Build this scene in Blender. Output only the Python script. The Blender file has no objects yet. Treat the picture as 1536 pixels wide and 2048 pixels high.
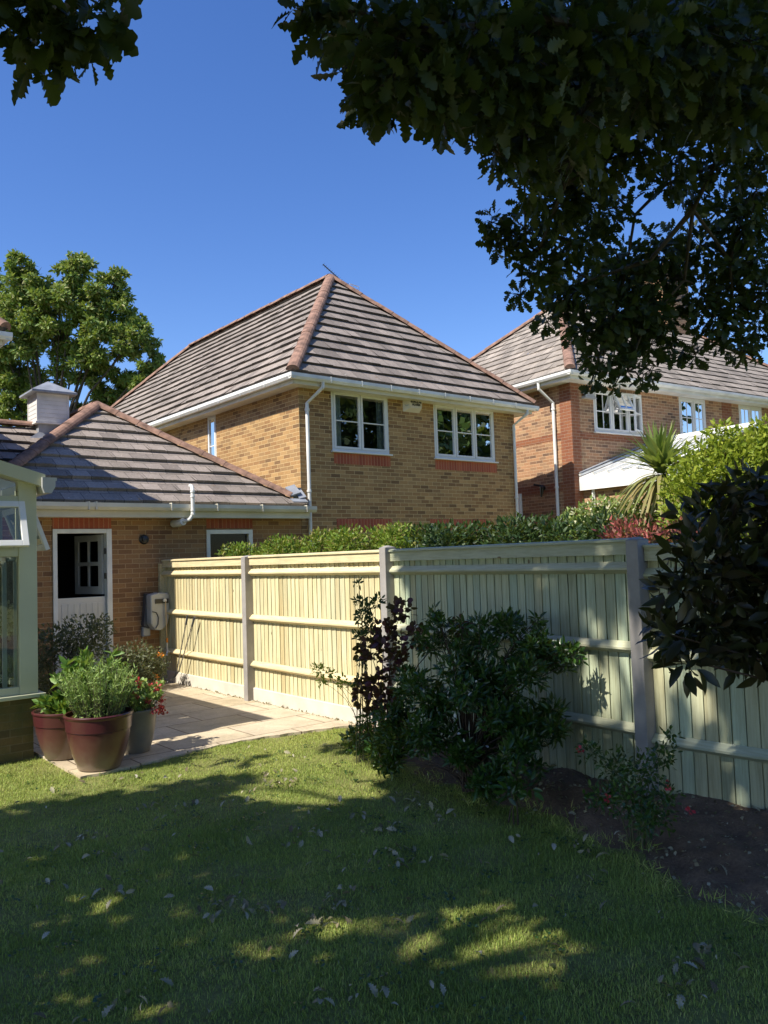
import bpy, math, random
import numpy as np
from mathutils import Vector, Matrix
R = math.radians
random.seed(7); rng = np.random.default_rng(7)
S = bpy.context.scene
COL = S.collection
# ---------------------------------------------------------------- camera
cd = bpy.data.cameras.new("camera"); cam = bpy.data.objects.new("camera", cd); COL.objects.link(cam)
yaw, pitch, roll = R(-39.259), R(3.241), R(-1.905)
F_ = Vector((-math.sin(yaw)*math.cos(pitch), math.cos(yaw)*math.cos(pitch), math.sin(pitch)))
r_ = Vector((math.cos(yaw), math.sin(yaw), 0)); u_ = r_.cross(F_)
r2 = r_*math.cos(roll) + u_*math.sin(roll); u2 = -r_*math.sin(roll) + u_*math.cos(roll)
m3 = Matrix((r2, u2, -F_)).transposed()
cam.matrix_world = Matrix.Translation((0, 0, 1.83)) @ m3.to_4x4()
cd.sensor_fit = 'VERTICAL'; cd.sensor_height = 24.0; cd.lens = 1627.6*24.0/2048.0
cd.clip_start = 0.05; cd.clip_end = 3000
S.camera = cam
# ---------------------------------------------------------------- sky and sun
EL, AZ = R(48.5), R(1.0)          # sun comes from -X, a touch from +Y
SUN = Vector((-math.cos(EL)*math.cos(AZ), math.cos(EL)*math.sin(AZ), math.sin(EL)))
w = bpy.data.worlds.new("World"); S.world = w; w.use_nodes = True
nt = w.node_tree; bg = nt.nodes["Background"]
sk = nt.nodes.new("ShaderNodeTexSky"); sk.sky_type = 'NISHITA'; sk.sun_disc = False
sk.sun_elevation = EL; sk.sun_rotation = math.atan2(SUN.x, SUN.y)
sk.air_density = 1.0; sk.dust_density = 0.4; sk.ozone_density = 2.6; sk.altitude = 100
hs = nt.nodes.new("ShaderNodeHueSaturation"); hs.inputs['Saturation'].default_value = 1.26; hs.inputs['Hue'].default_value = 0.514
nt.links.new(sk.outputs[0], hs.inputs['Color']); nt.links.new(hs.outputs[0], bg.inputs[0]); bg.inputs[1].default_value = 0.11
sd = bpy.data.lights.new("sun", 'SUN'); sd.energy = 4.3; sd.angle = R(0.53); sd.color = (1.0, 0.93, 0.82)
so = bpy.data.objects.new("sun", sd); COL.objects.link(so); so.location = SUN*40
so.rotation_euler = SUN.to_track_quat('Z', 'Y').to_euler()
S.view_settings.view_transform = 'Standard'; S.view_settings.look = 'None'
S.view_settings.exposure = 0.85; S.view_settings.gamma = 1.0
S.render.engine = 'CYCLES'
S.cycles.max_bounces = 6; S.cycles.transparent_max_bounces = 12; S.cycles.diffuse_bounces = 3
S.cycles.use_denoising = True; S.cycles.sample_clamp_indirect = 6

# ---------------------------------------------------------------- materials
def new_mat(name):
    m = bpy.data.materials.new(name); m.use_nodes = True
    return m, m.node_tree, m.node_tree.nodes["Principled BSDF"]
def N(t, k, **kw):
    n = t.nodes.new(k)
    for a, b in kw.items(): setattr(n, a, b)
    return n
def ramp(t, src, stops, mode='LINEAR'):
    r = N(t, "ShaderNodeValToRGB"); cr = r.color_ramp; cr.interpolation = mode
    while len(cr.elements) < len(stops): cr.elements.new(0.5)
    for e, (p, c) in zip(cr.elements, stops):
        e.position = p; e.color = (*c, 1) if len(c) == 3 else c
    t.links.new(src, r.inputs[0]); return r.outputs[0]
def mixc(t, f, a, b, mode='MIX'):
    m = N(t, "ShaderNodeMix", data_type='RGBA', blend_type=mode)
    for i, v in ((0, f), (6, a), (7, b)):
        if isinstance(v, (int, float)): m.inputs[i].default_value = v
        elif isinstance(v, tuple): m.inputs[i].default_value = (*v, 1)
        else: t.links.new(v, m.inputs[i])
    return m.outputs[2]
def noise(t, scale, detail=4, vec=None, rough=0.55):
    n = N(t, "ShaderNodeTexNoise"); n.inputs['Scale'].default_value = scale
    n.inputs['Detail'].default_value = detail; n.inputs['Roughness'].default_value = rough
    if vec is not None: t.links.new(vec, n.inputs['Vector'])
    return n.outputs[0]
def objco(t, kind='Object'): return N(t, "ShaderNodeTexCoord").outputs[kind]
def mapping(t, vec, scale=(1, 1, 1), loc=(0, 0, 0), rot=(0, 0, 0)):
    m = N(t, "ShaderNodeMapping"); m.inputs['Scale'].default_value = scale
    m.inputs['Location'].default_value = loc; m.inputs['Rotation'].default_value = rot
    t.links.new(vec, m.inputs['Vector']); return m.outputs[0]
def bump(t, p, h, strength=0.3, dist=0.01):
    b = N(t, "ShaderNodeBump"); b.inputs['Strength'].default_value = strength; b.inputs['Distance'].default_value = dist
    t.links.new(h, b.inputs['Height']); t.links.new(b.outputs[0], p.inputs['Normal'])
def plain(name, col, rough=0.5, var=0.12, vscale=6, metal=0, spec=0.5, bmp=0.05):
    m, t, p = new_mat(name); c = objco(t)
    n = noise(t, vscale, 5, c)
    lo = tuple(x*(1-var) for x in col); hi = tuple(min(1, x*(1+var)) for x in col)
    t.links.new(ramp(t, n, [(0.3, lo), (0.7, hi)]), p.inputs['Base Color'])
    p.inputs['Roughness'].default_value = rough; p.inputs['Metallic'].default_value = metal
    p.inputs['Specular IOR Level'].default_value = spec
    if bmp: bump(t, p, noise(t, 60, 3, c), bmp, 0.005)
    return m
def brick(name, hues, mortar, soldier=False, stain=None, bw=0.225, bh=0.075, moss=0.0):
    m, t, p = new_mat(name); c = objco(t)
    sx = N(t, "ShaderNodeSeparateXYZ"); t.links.new(c, sx.inputs[0])
    ad = N(t, "ShaderNodeMath", operation='ADD'); t.links.new(sx.outputs[0], ad.inputs[0]); t.links.new(sx.outputs[1], ad.inputs[1])
    cb = N(t, "ShaderNodeCombineXYZ")
    if soldier: t.links.new(sx.outputs[2], cb.inputs[0]); t.links.new(ad.outputs[0], cb.inputs[1])
    else: t.links.new(ad.outputs[0], cb.inputs[0]); t.links.new(sx.outputs[2], cb.inputs[1])
    b = N(t, "ShaderNodeTexBrick"); t.links.new(cb.outputs[0], b.inputs['Vector'])
    b.inputs['Color1'].default_value = (0, 0, 0, 1); b.inputs['Color2'].default_value = (1, 1, 1, 1)
    b.inputs['Mortar'].default_value = (0.5, 0.5, 0.5, 1)
    b.inputs['Scale'].default_value = 1.0; b.inputs['Brick Width'].default_value = 0.45 if soldier else bw
    b.inputs['Row Height'].default_value = bh; b.inputs['Mortar Size'].default_value = 0.0052
    b.inputs['Mortar Smooth'].default_value = 0.25; b.inputs['Bias'].default_value = 0.0
    if soldier: b.offset = 0.0
    n = len(hues); br = ramp(t, b.outputs['Color'], [(i/(n-1), h) for i, h in enumerate(hues)])
    fine = noise(t, 45, 6, c, 0.7); big = noise(t, 0.9, 3, c)
    br = mixc(t, 0.55, br, ramp(t, fine, [(0.3, (0.55, 0.55, 0.55)), (0.7, (1, 1, 1))]), 'MULTIPLY')
    br = mixc(t, 0.6, br, ramp(t, big, [(0.35, (0.72, 0.7, 0.68)), (0.65, (1, 1, 1))]), 'MULTIPLY')
    mo = mixc(t, 0.5, mortar, ramp(t, fine, [(0.3, (0.6, 0.6, 0.6)), (0.7, (1, 1, 1))]), 'MULTIPLY')
    col = mixc(t, b.outputs['Fac'], br, mo)
    if moss:
        mz = noise(t, 2.2, 5, c)
        col = mixc(t, ramp(t, mz, [(0.35, (0, 0, 0)), (0.6, (moss, moss, moss))]), col, (0.05, 0.07, 0.015))
    t.links.new(col, p.inputs['Base Color']); p.inputs['Roughness'].default_value = 0.9
    inv = N(t, "ShaderNodeMath", operation='SUBTRACT'); inv.inputs[0].default_value = 1.0; t.links.new(b.outputs['Fac'], inv.inputs[1])
    mx = N(t, "ShaderNodeMath", operation='MULTIPLY_ADD'); t.links.new(fine, mx.inputs[0]); mx.inputs[1].default_value = 0.35; t.links.new(inv.outputs[0], mx.inputs[2])
    bump(t, p, mx.outputs[0], 0.7, 0.008)
    return m
def roof_tile(name, base, moss=1.0, lichen=1.0):
    m, t, p = new_mat(name); uv = objco(t, 'UV'); c = objco(t)
    b = N(t, "ShaderNodeTexBrick"); t.links.new(uv, b.inputs['Vector'])
    b.inputs['Color1'].default_value = (0, 0, 0, 1); b.inputs['Color2'].default_value = (1, 1, 1, 1); b.inputs['Mortar'].default_value = (0.2, 0.2, 0.2, 1)
    b.inputs['Scale'].default_value = 1; b.inputs['Brick Width'].default_value = 0.3; b.inputs['Row Height'].default_value = 0.345
    b.inputs['Mortar Size'].default_value = 0.006; b.inputs['Mortar Smooth'].default_value = 0.3
    k = ramp(t, b.outputs['Color'], [(0, tuple(x*0.72 for x in base)), (0.5, base), (1, tuple(x*1.25 for x in base))])
    k = mixc(t, b.outputs['Fac'], k, tuple(x*0.3 for x in base))
    fine = noise(t, 30, 8, c, 0.75)
    k = mixc(t, 0.8, k, ramp(t, fine, [(0.3, (0.5, 0.5, 0.5)), (0.65, (1.1, 1.1, 1.1))]), 'MULTIPLY')
    blot = noise(t, 1.6, 5, c, 0.7)
    k = mixc(t, 0.8, k, ramp(t, blot, [(0.35, (0.75, 0.74, 0.72)), (0.65, (1.05, 1.02, 1.0))]), 'MULTIPLY')
    # orange-brown moss crumbs and pale lichen spots
    mz = noise(t, 7, 9, c, 0.8)
    k = mixc(t, ramp(t, mz, [(0.60, (0, 0, 0)), (0.68, (moss*0.85,)*3)]), k, (0.16, 0.085, 0.03))
    lz = noise(t, 18, 2, c)
    k = mixc(t, ramp(t, lz, [(0.70, (0, 0, 0)), (0.74, (lichen*0.7,)*3)]), k, (0.5, 0.48, 0.42))
    t.links.new(k, p.inputs['Base Color']); p.inputs['Roughness'].default_value = 0.85
    bump(t, p, fine, 0.5, 0.01)
    return m
def leafmat(name, stops, trans=0.35, rough=0.5, spec=0.4):
    m, t, p = new_mat(name)
    a = N(t, "ShaderNodeAttribute", attribute_name="rnd")
    n = len(stops); col = ramp(t, a.outputs['Fac'], [(i/max(1, n-1), s) for i, s in enumerate(stops)])
    t.links.new(col, p.inputs['Base Color']); p.inputs['Roughness'].default_value = rough
    p.inputs['Specular IOR Level'].default_value = spec
    tr = N(t, "ShaderNodeBsdfTranslucent")
    tc = mixc(t, 0.55, col, (0.30, 0.36, 0.03)); t.links.new(tc, tr.inputs[0])
    mx = N(t, "ShaderNodeMixShader"); mx.inputs[0].default_value = trans
    t.links.new(p.outputs[0], mx.inputs[1]); t.links.new(tr.outputs[0], mx.inputs[2])
    t.links.new(mx.outputs[0], t.nodes["Material Output"].inputs[0])
    return m
def glass(name, tint=(0.75, 0.8, 0.8), refl=0.03, k=1.0):
    m, t, p = new_mat(name)
    fr = N(t, "ShaderNodeFresnel"); fr.inputs[0].default_value = 1.52
    ad = N(t, "ShaderNodeMath", operation='MULTIPLY_ADD'); t.links.new(fr.outputs[0], ad.inputs[0]); ad.inputs[1].default_value = k; ad.inputs[2].default_value = refl
    tr = N(t, "ShaderNodeBsdfTransparent"); tr.inputs[0].default_value = (*tint, 1)
    gl = N(t, "ShaderNodeBsdfGlossy"); gl.inputs['Roughness'].default_value = 0.01
    b = N(t, "ShaderNodeBump"); b.inputs['Strength'].default_value = 0.03; b.inputs['Distance'].default_value = 0.02
    t.links.new(noise(t, 2.5, 2, objco(t)), b.inputs['Height']); t.links.new(b.outputs[0], gl.inputs['Normal'])
    mx = N(t, "ShaderNodeMixShader"); t.links.new(ad.outputs[0], mx.inputs[0])
    t.links.new(tr.outputs[0], mx.inputs[1]); t.links.new(gl.outputs[0], mx.inputs[2])
    t.links.new(mx.outputs[0], t.nodes["Material Output"].inputs[0])
    return m
def wood(name, cols, grain=1.0, horiz=None):
    m, t, p = new_mat(name); c = objco(t)
    a = N(t, "ShaderNodeAttribute", attribute_name="rnd")
    n = len(cols); k = ramp(t, a.outputs['Fac'], [(i/(n-1), s) for i, s in enumerate(cols)])
    sc = {None: (22, 22, 1.3), 'y': (22, 1.3, 22)}[horiz]
    g = noise(t, 2.2, 7, mapping(t, c, sc), 0.65)
    k = mixc(t, 0.6*grain, k, ramp(t, g, [(0.32, (0.50, 0.43, 0.33)), (0.58, (1.06, 1.04, 1))]), 'MULTIPLY')
    st = noise(t, 1.4, 5, mapping(t, c, (2.5, 2.5, .8)))
    k = mixc(t, ramp(t, st, [(0.45, (0, 0, 0)), (0.75, (0.4,)*3)]), k, (0.30, 0.33, 0.22))
    vo = N(t, "ShaderNodeTexVoronoi"); vo.inputs['Scale'].default_value = 3.1
    t.links.new(mapping(t, c, (1, 1.6, 0.9) if horiz is None else (1, .8, 1.6)), vo.inputs['Vector'])
    k = mixc(t, ramp(t, vo.outputs['Distance'], [(0.045, (0.85,)*3), (0.075, (0, 0, 0))]), k, (0.13, 0.08, 0.035))
    t.links.new(k, p.inputs['Base Color']); p.inputs['Roughness'].default_value = 0.8
    bump(t, p, g, 0.25, 0.004)
    return m
M = {}
M['brick'] = brick('yellow_stock_brick', [(0.224, 0.130, 0.058), (0.377, 0.208, 0.082), (0.515, 0.311, 0.124), (0.343, 0.208, 0.090), (0.584, 0.363, 0.150)], (0.687, 0.502, 0.246))
M['brick_annexe'] = brick('brown_brick', [(0.212, 0.106, 0.051), (0.355, 0.184, 0.079), (0.439, 0.242, 0.100), (0.270, 0.142, 0.065), (0.411, 0.242, 0.108)], (0.511, 0.341, 0.187))
M['brick_far'] = brick('mixed_brick', [(0.186, 0.115, 0.076), (0.399, 0.217, 0.113), (0.505, 0.280, 0.151), (0.319, 0.191, 0.113), (0.559, 0.357, 0.189)], (0.692, 0.484, 0.302))
M['brick_red'] = brick('red_brick', [(0.259, 0.085, 0.040), (0.302, 0.110, 0.052), (0.331, 0.130, 0.057)], (0.360, 0.260, 0.184))
M['brick_dwarf'] = brick('mossy_brick', [(0.12, 0.09, 0.035), (0.2, 0.14, 0.05), (0.24, 0.17, 0.06)], (0.20, 0.16, 0.08), moss=0.75)
M['soldier'] = brick('red_soldier_brick', [(0.360, 0.084, 0.046), (0.450, 0.112, 0.058), (0.510, 0.140, 0.065)], (0.540, 0.280, 0.156), soldier=True)
M['tile'] = roof_tile('grey_brown_roof_tile', (0.308, 0.265, 0.228))
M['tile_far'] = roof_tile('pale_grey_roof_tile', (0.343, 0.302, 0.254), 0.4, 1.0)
M['ridge'] = plain('terracotta_ridge_tile', (0.23, 0.135, 0.095), 0.9, 0.5, 7, bmp=0.5)
M['upvc'] = plain('white_plastic', (0.74, 0.74, 0.70), 0.4, 0.16, 2.2, bmp=0.02)
M['upvc_w'] = plain('window_white', (0.74, 0.74, 0.70), 0.4, 0.05, 3, bmp=0)
M['cream'] = plain('cream_fascia_paint', (0.66, 0.62, 0.50), 0.5, 0.16, 1.8, bmp=0.03)
M['bounce_tint_frame'] = plain('green_bounce_tinted_frame', (0.510, 0.519, 0.353), 0.45, 0.06, 2, bmp=0.02)  # green of light reflected into the shade, mixed into the pale frame colour
M['door'] = plain('off_white_door_paint', (0.62, 0.60, 0.54), 0.5, 0.08, 2, bmp=0.02)
M['lead'] = plain('lead_flashing', (0.25, 0.27, 0.30), 0.55, 0.25, 5, bmp=0.1)
M['cupola'] = plain('weathered_white_boards', (0.64, 0.63, 0.60), 0.7, 0.12, 4, bmp=0.1)
M['black'] = plain('black_plastic', (0.015, 0.015, 0.016), 0.35, 0.2)
M['dark'] = plain('dark_interior', (0.035, 0.03, 0.027), 0.9, 0.2)
M['curtain'] = plain('grey_curtain_fabric', (0.72, 0.70, 0.62), 0.9, 0.2, 12)
M['blind'] = plain('blue_blind_fabric', (0.14, 0.3, 0.62), 0.8, 0.08, 3)
M['greenblind'] = plain('green_curtain_fabric', (0.12, 0.16, 0.11), 0.9, 0.25, 8)
M['glass'] = glass('window_glass'); M['glass_dim'] = glass('low_reflection_glass', (.6, .6, .6), 0.0, 0.3)  # outbuilding pane: reflection turned down and tint darkened so it looks black
M['glass_con'] = glass('conservatory_glass', (0.8, 0.85, 0.82), 0.03)
M['concrete'] = plain('grey_concrete', (0.31, 0.29, 0.27), 0.9, 0.18, 5, bmp=0.3)
M['gravel'] = plain('pale_concrete', (0.56, 0.52, 0.44), 0.9, 0.12, 4, bmp=0.3)
M['board'] = wood('pale_treated_board', [(0.60, 0.52, 0.30), (0.72, 0.66, 0.40), (0.66, 0.62, 0.40), (0.52, 0.43, 0.22)])
M['board2'] = wood('green_treated_board', [(0.448, 0.484, 0.317), (0.528, 0.572, 0.387), (0.384, 0.484, 0.370), (0.480, 0.466, 0.290), (0.432, 0.493, 0.352), (0.352, 0.378, 0.246)])
M['rail'] = wood('pale_treated_rail', [(0.68, 0.56, 0.32), (0.72, 0.62, 0.38)], 0.8, 'y')
M['rail2'] = wood('weathered_treated_rail', [(0.425, 0.460, 0.331), (0.476, 0.478, 0.331)], 0.8, 'y')
M['bark'] = plain('oak_bark', (0.06, 0.05, 0.035), 0.95, 0.4, 14, bmp=0.8)
M['stem'] = plain('green_stem', (0.10, 0.10, 0.045), 0.8, 0.3)
M['stem_dark'] = plain('brown_twig', (0.07, 0.045, 0.03), 0.9, 0.3)
M['steel'] = plain('steel', (0.35, 0.35, 0.36), 0.35, 0.1, metal=0.9)
M['alu'] = plain('aluminium', (0.7, 0.7, 0.7), 0.3, 0.05, metal=0.6)
M['orange'] = plain('orange_plastic', (0.75, 0.25, 0.03), 0.4, 0.08)
M['hose'] = plain('cream_hose', (0.62, 0.45, 0.24), 0.5, 0.08)
M['reel'] = plain('grey_reel_plastic', (0.42, 0.43, 0.42), 0.35, 0.06)
M['reel_dark'] = plain('dark_reel_plastic', (0.06, 0.065, 0.075), 0.35, 0.06)
M['compost'] = plain('potting_compost', (0.03, 0.02, 0.013), 1, 0.5, 40, bmp=1)
M['bell'] = plain('alarm_cover_plastic', (0.66, 0.60, 0.50), 0.4, 0.05)
M['taupe'] = plain('taupe_glazed_pot', (0.20, 0.18, 0.145), 0.32, 0.2, 4)
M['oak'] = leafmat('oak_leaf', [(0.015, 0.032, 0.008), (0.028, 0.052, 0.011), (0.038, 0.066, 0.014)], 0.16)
M['tree'] = leafmat('maple_leaf', [(0.080, 0.150, 0.026), (0.144, 0.240, 0.046), (0.208, 0.285, 0.065), (0.304, 0.300, 0.104)], 0.35)
M['hedge'] = leafmat('bright_hedge_leaf', [(0.065, 0.132, 0.015), (0.130, 0.228, 0.020), (0.221, 0.300, 0.040), (0.312, 0.252, 0.080)], 0.35)
M['hedge_dk'] = leafmat('dark_hedge_leaf', [(0.015, 0.035, 0.01), (0.03, 0.065, 0.015), (0.05, 0.09, 0.02)], 0.2)
M['yg'] = leafmat('lime_leaf', [(0.15, 0.22, 0.02), (0.26, 0.34, 0.03), (0.38, 0.42, 0.05)], 0.4)
M['red'] = leafmat('red_leaf', [(0.10, 0.02, 0.02), (0.28, 0.05, 0.05), (0.42, 0.12, 0.10), (0.10, 0.06, 0.03)], 0.3)
M['cream_fl'] = leafmat('cream_blossom', [(0.5, 0.52, 0.28), (0.66, 0.66, 0.42), (0.7, 0.68, 0.5)], 0.3)
M['wh_leaf'] = leafmat('pale_green_leaf', [(0.10, 0.18, 0.03), (0.2, 0.3, 0.06), (0.3, 0.36, 0.12)], 0.35)
M['cord'] = leafmat('sword_leaf', [(0.12, 0.2, 0.04), (0.2, 0.28, 0.07), (0.3, 0.34, 0.12)], 0.3, 0.4)
M['cord_dead'] = leafmat('dry_sword_leaf', [(0.2, 0.17, 0.06), (0.3, 0.25, 0.1), (0.22, 0.26, 0.08)], 0.3, 0.5)
M['bush'] = leafmat('glossy_bush_leaf', [(0.013, 0.045, 0.009), (0.027, 0.077, 0.013), (0.054, 0.126, 0.018)], 0.25, 0.3, 0.6)
M['purple'] = leafmat('purple_leaf', [(0.03, 0.006, 0.012), (0.07, 0.012, 0.025), (0.10, 0.02, 0.03)], 0.25, 0.45)
M['magnolia'] = leafmat('bronze_leaf', [(0.016, 0.017, 0.006), (0.028, 0.034, 0.011), (0.040, 0.026, 0.012)], 0.15, 0.4, 0.5)
M['lav'] = leafmat('silver_green_leaf', [(0.18, 0.30, 0.06), (0.28, 0.42, 0.11), (0.38, 0.48, 0.18)], 0.3)
M['lav2'] = leafmat('fresh_green_leaf', [(0.06, 0.15, 0.02), (0.12, 0.24, 0.04), (0.18, 0.3, 0.06)], 0.3)
M['olive'] = leafmat('grey_olive_leaf', [(0.07, 0.085, 0.045), (0.12, 0.135, 0.07), (0.17, 0.18, 0.11)], 0.25)
M['redfl'] = leafmat('red_petal', [(0.35, 0.01, 0.03), (0.55, 0.02, 0.06), (0.7, 0.06, 0.12)], 0.3)
M['whfl'] = leafmat('white_petal', [(0.6, 0.6, 0.55), (0.75, 0.75, 0.7)], 0.3)
M['orfl'] = leafmat('orange_petal', [(0.7, 0.22, 0.02), (0.8, 0.3, 0.03)], 0.3)
M['vine'] = leafmat('pale_vine_leaf', [(0.26, 0.32, 0.06), (0.36, 0.42, 0.09)], 0.5)
M['grass'] = leafmat('grass_blade', [(0.184, 0.259, 0.054), (0.294, 0.382, 0.081), (0.441, 0.517, 0.116), (0.588, 0.542, 0.179)], 0.3, 0.6, 0.3)
M['litter'] = leafmat('dead_leaf', [(0.12, 0.09, 0.05), (0.24, 0.20, 0.12), (0.42, 0.38, 0.27), (0.16, 0.15, 0.06), (0.5, 0.46, 0.36)], 0.15, 0.8)

def pot_mat():
    m, t, p = new_mat('burgundy_glazed_pot'); c = objco(t); sx = N(t, "ShaderNodeSeparateXYZ"); t.links.new(c, sx.inputs[0])
    ad = N(t, "ShaderNodeMath", operation='MULTIPLY_ADD'); t.links.new(noise(t, 7, 6, c), ad.inputs[0]); ad.inputs[1].default_value = 0.28
    t.links.new(sx.outputs[2], ad.inputs[2])
    k = ramp(t, ad.outputs[0], [(0.16, (0.17, 0.125, 0.085)), (0.34, (0.12, 0.05, 0.04)), (0.5, (0.072, 0.018, 0.019))])   # dusty foot, clean glaze above
    t.links.new(k, p.inputs['Base Color']); p.inputs['Roughness'].default_value = 0.3
    p.inputs['Coat Weight'].default_value = 0.3; bump(t, p, noise(t, 30, 4, c), 0.08, 0.004)
    return m
M['pot'] = pot_mat()
def ground_mats():
    m, t, p = new_mat('lawn_soil'); c = objco(t); n = noise(t, 3, 8, c, 0.7); f = noise(t, 40, 6, c, 0.7)
    k = ramp(t, n, [(0.3, (0.15, 0.15, 0.04)), (0.6, (0.24, 0.25, 0.07)), (0.8, (0.34, 0.30, 0.12))])
    k = mixc(t, 0.7, k, ramp(t, f, [(0.3, (0.45, 0.45, 0.4)), (0.65, (1.2, 1.2, 1.1))]), 'MULTIPLY')
    t.links.new(k, p.inputs['Base Color']); p.inputs['Roughness'].default_value = 0.95; bump(t, p, f, 1, 0.02); M['lawn'] = m
    m, t, p = new_mat('bare_soil'); c = objco(t); n = noise(t, 5, 10, c, 0.75); f = noise(t, 60, 6, c, 0.7)
    k = ramp(t, n, [(0.3, (0.102, 0.064, 0.042)), (0.6, (0.221, 0.144, 0.093)), (0.75, (0.340, 0.240, 0.150))])
    k = mixc(t, 0.7, k, ramp(t, f, [(0.3, (0.45, 0.45, 0.45)), (0.65, (1.2, 1.2, 1.1))]), 'MULTIPLY')
    t.links.new(k, p.inputs['Base Color']); p.inputs['Roughness'].default_value = 1; bump(t, p, mixc(t, 0.5, n, f), 1, 0.03); M['soil'] = m
    m, t, p = new_mat('sandstone_paving'); c = objco(t)
    b = N(t, "ShaderNodeTexBrick"); t.links.new(mapping(t, c, loc=(0.12, 0.17, 0)), b.inputs['Vector'])
    b.inputs['Color1'].default_value = (0, 0, 0, 1); b.inputs['Color2'].default_value = (1, 1, 1, 1); b.inputs['Mortar'].default_value = (0, 0, 0, 1)
    b.inputs['Scale'].default_value = 1; b.inputs['Brick Width'].default_value = 0.9; b.inputs['Row Height'].default_value = 0.6
    b.inputs['Mortar Size'].default_value = 0.009; b.inputs['Mortar Smooth'].default_value = 0.5
    k = ramp(t, b.outputs['Color'], [(0, (0.484, 0.409, 0.294)), (0.5, (0.573, 0.500, 0.380)), (1, (0.535, 0.454, 0.311))])
    n = noise(t, 2.4, 8, c, 0.7); f = noise(t, 50, 5, c)
    k = mixc(t, 0.8, k, ramp(t, n, [(0.3, (0.6, 0.57, 0.52)), (0.65, (1.12, 1.08, 1.02))]), 'MULTIPLY')
    k = mixc(t, 0.5, k, ramp(t, f, [(0.3, (0.7, 0.7, 0.7)), (0.65, (1.1, 1.1, 1.1))]), 'MULTIPLY')
    k = mixc(t, b.outputs['Fac'], k, (0.13, 0.09, 0.055))
    t.links.new(k, p.inputs['Base Color']); p.inputs['Roughness'].default_value = 0.9
    inv = N(t, "ShaderNodeMath", operation='SUBTRACT'); inv.inputs[0].default_value = 1; t.links.new(b.outputs['Fac'], inv.inputs[1])
    mx = N(t, "ShaderNodeMath", operation='MULTIPLY_ADD'); t.links.new(n, mx.inputs[0]); mx.inputs[1].default_value = 0.8; t.links.new(inv.outputs[0], mx.inputs[2])
    bump(t, p, mx.outputs[0], 0.5, 0.012); M['paving'] = m
ground_mats()

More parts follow.
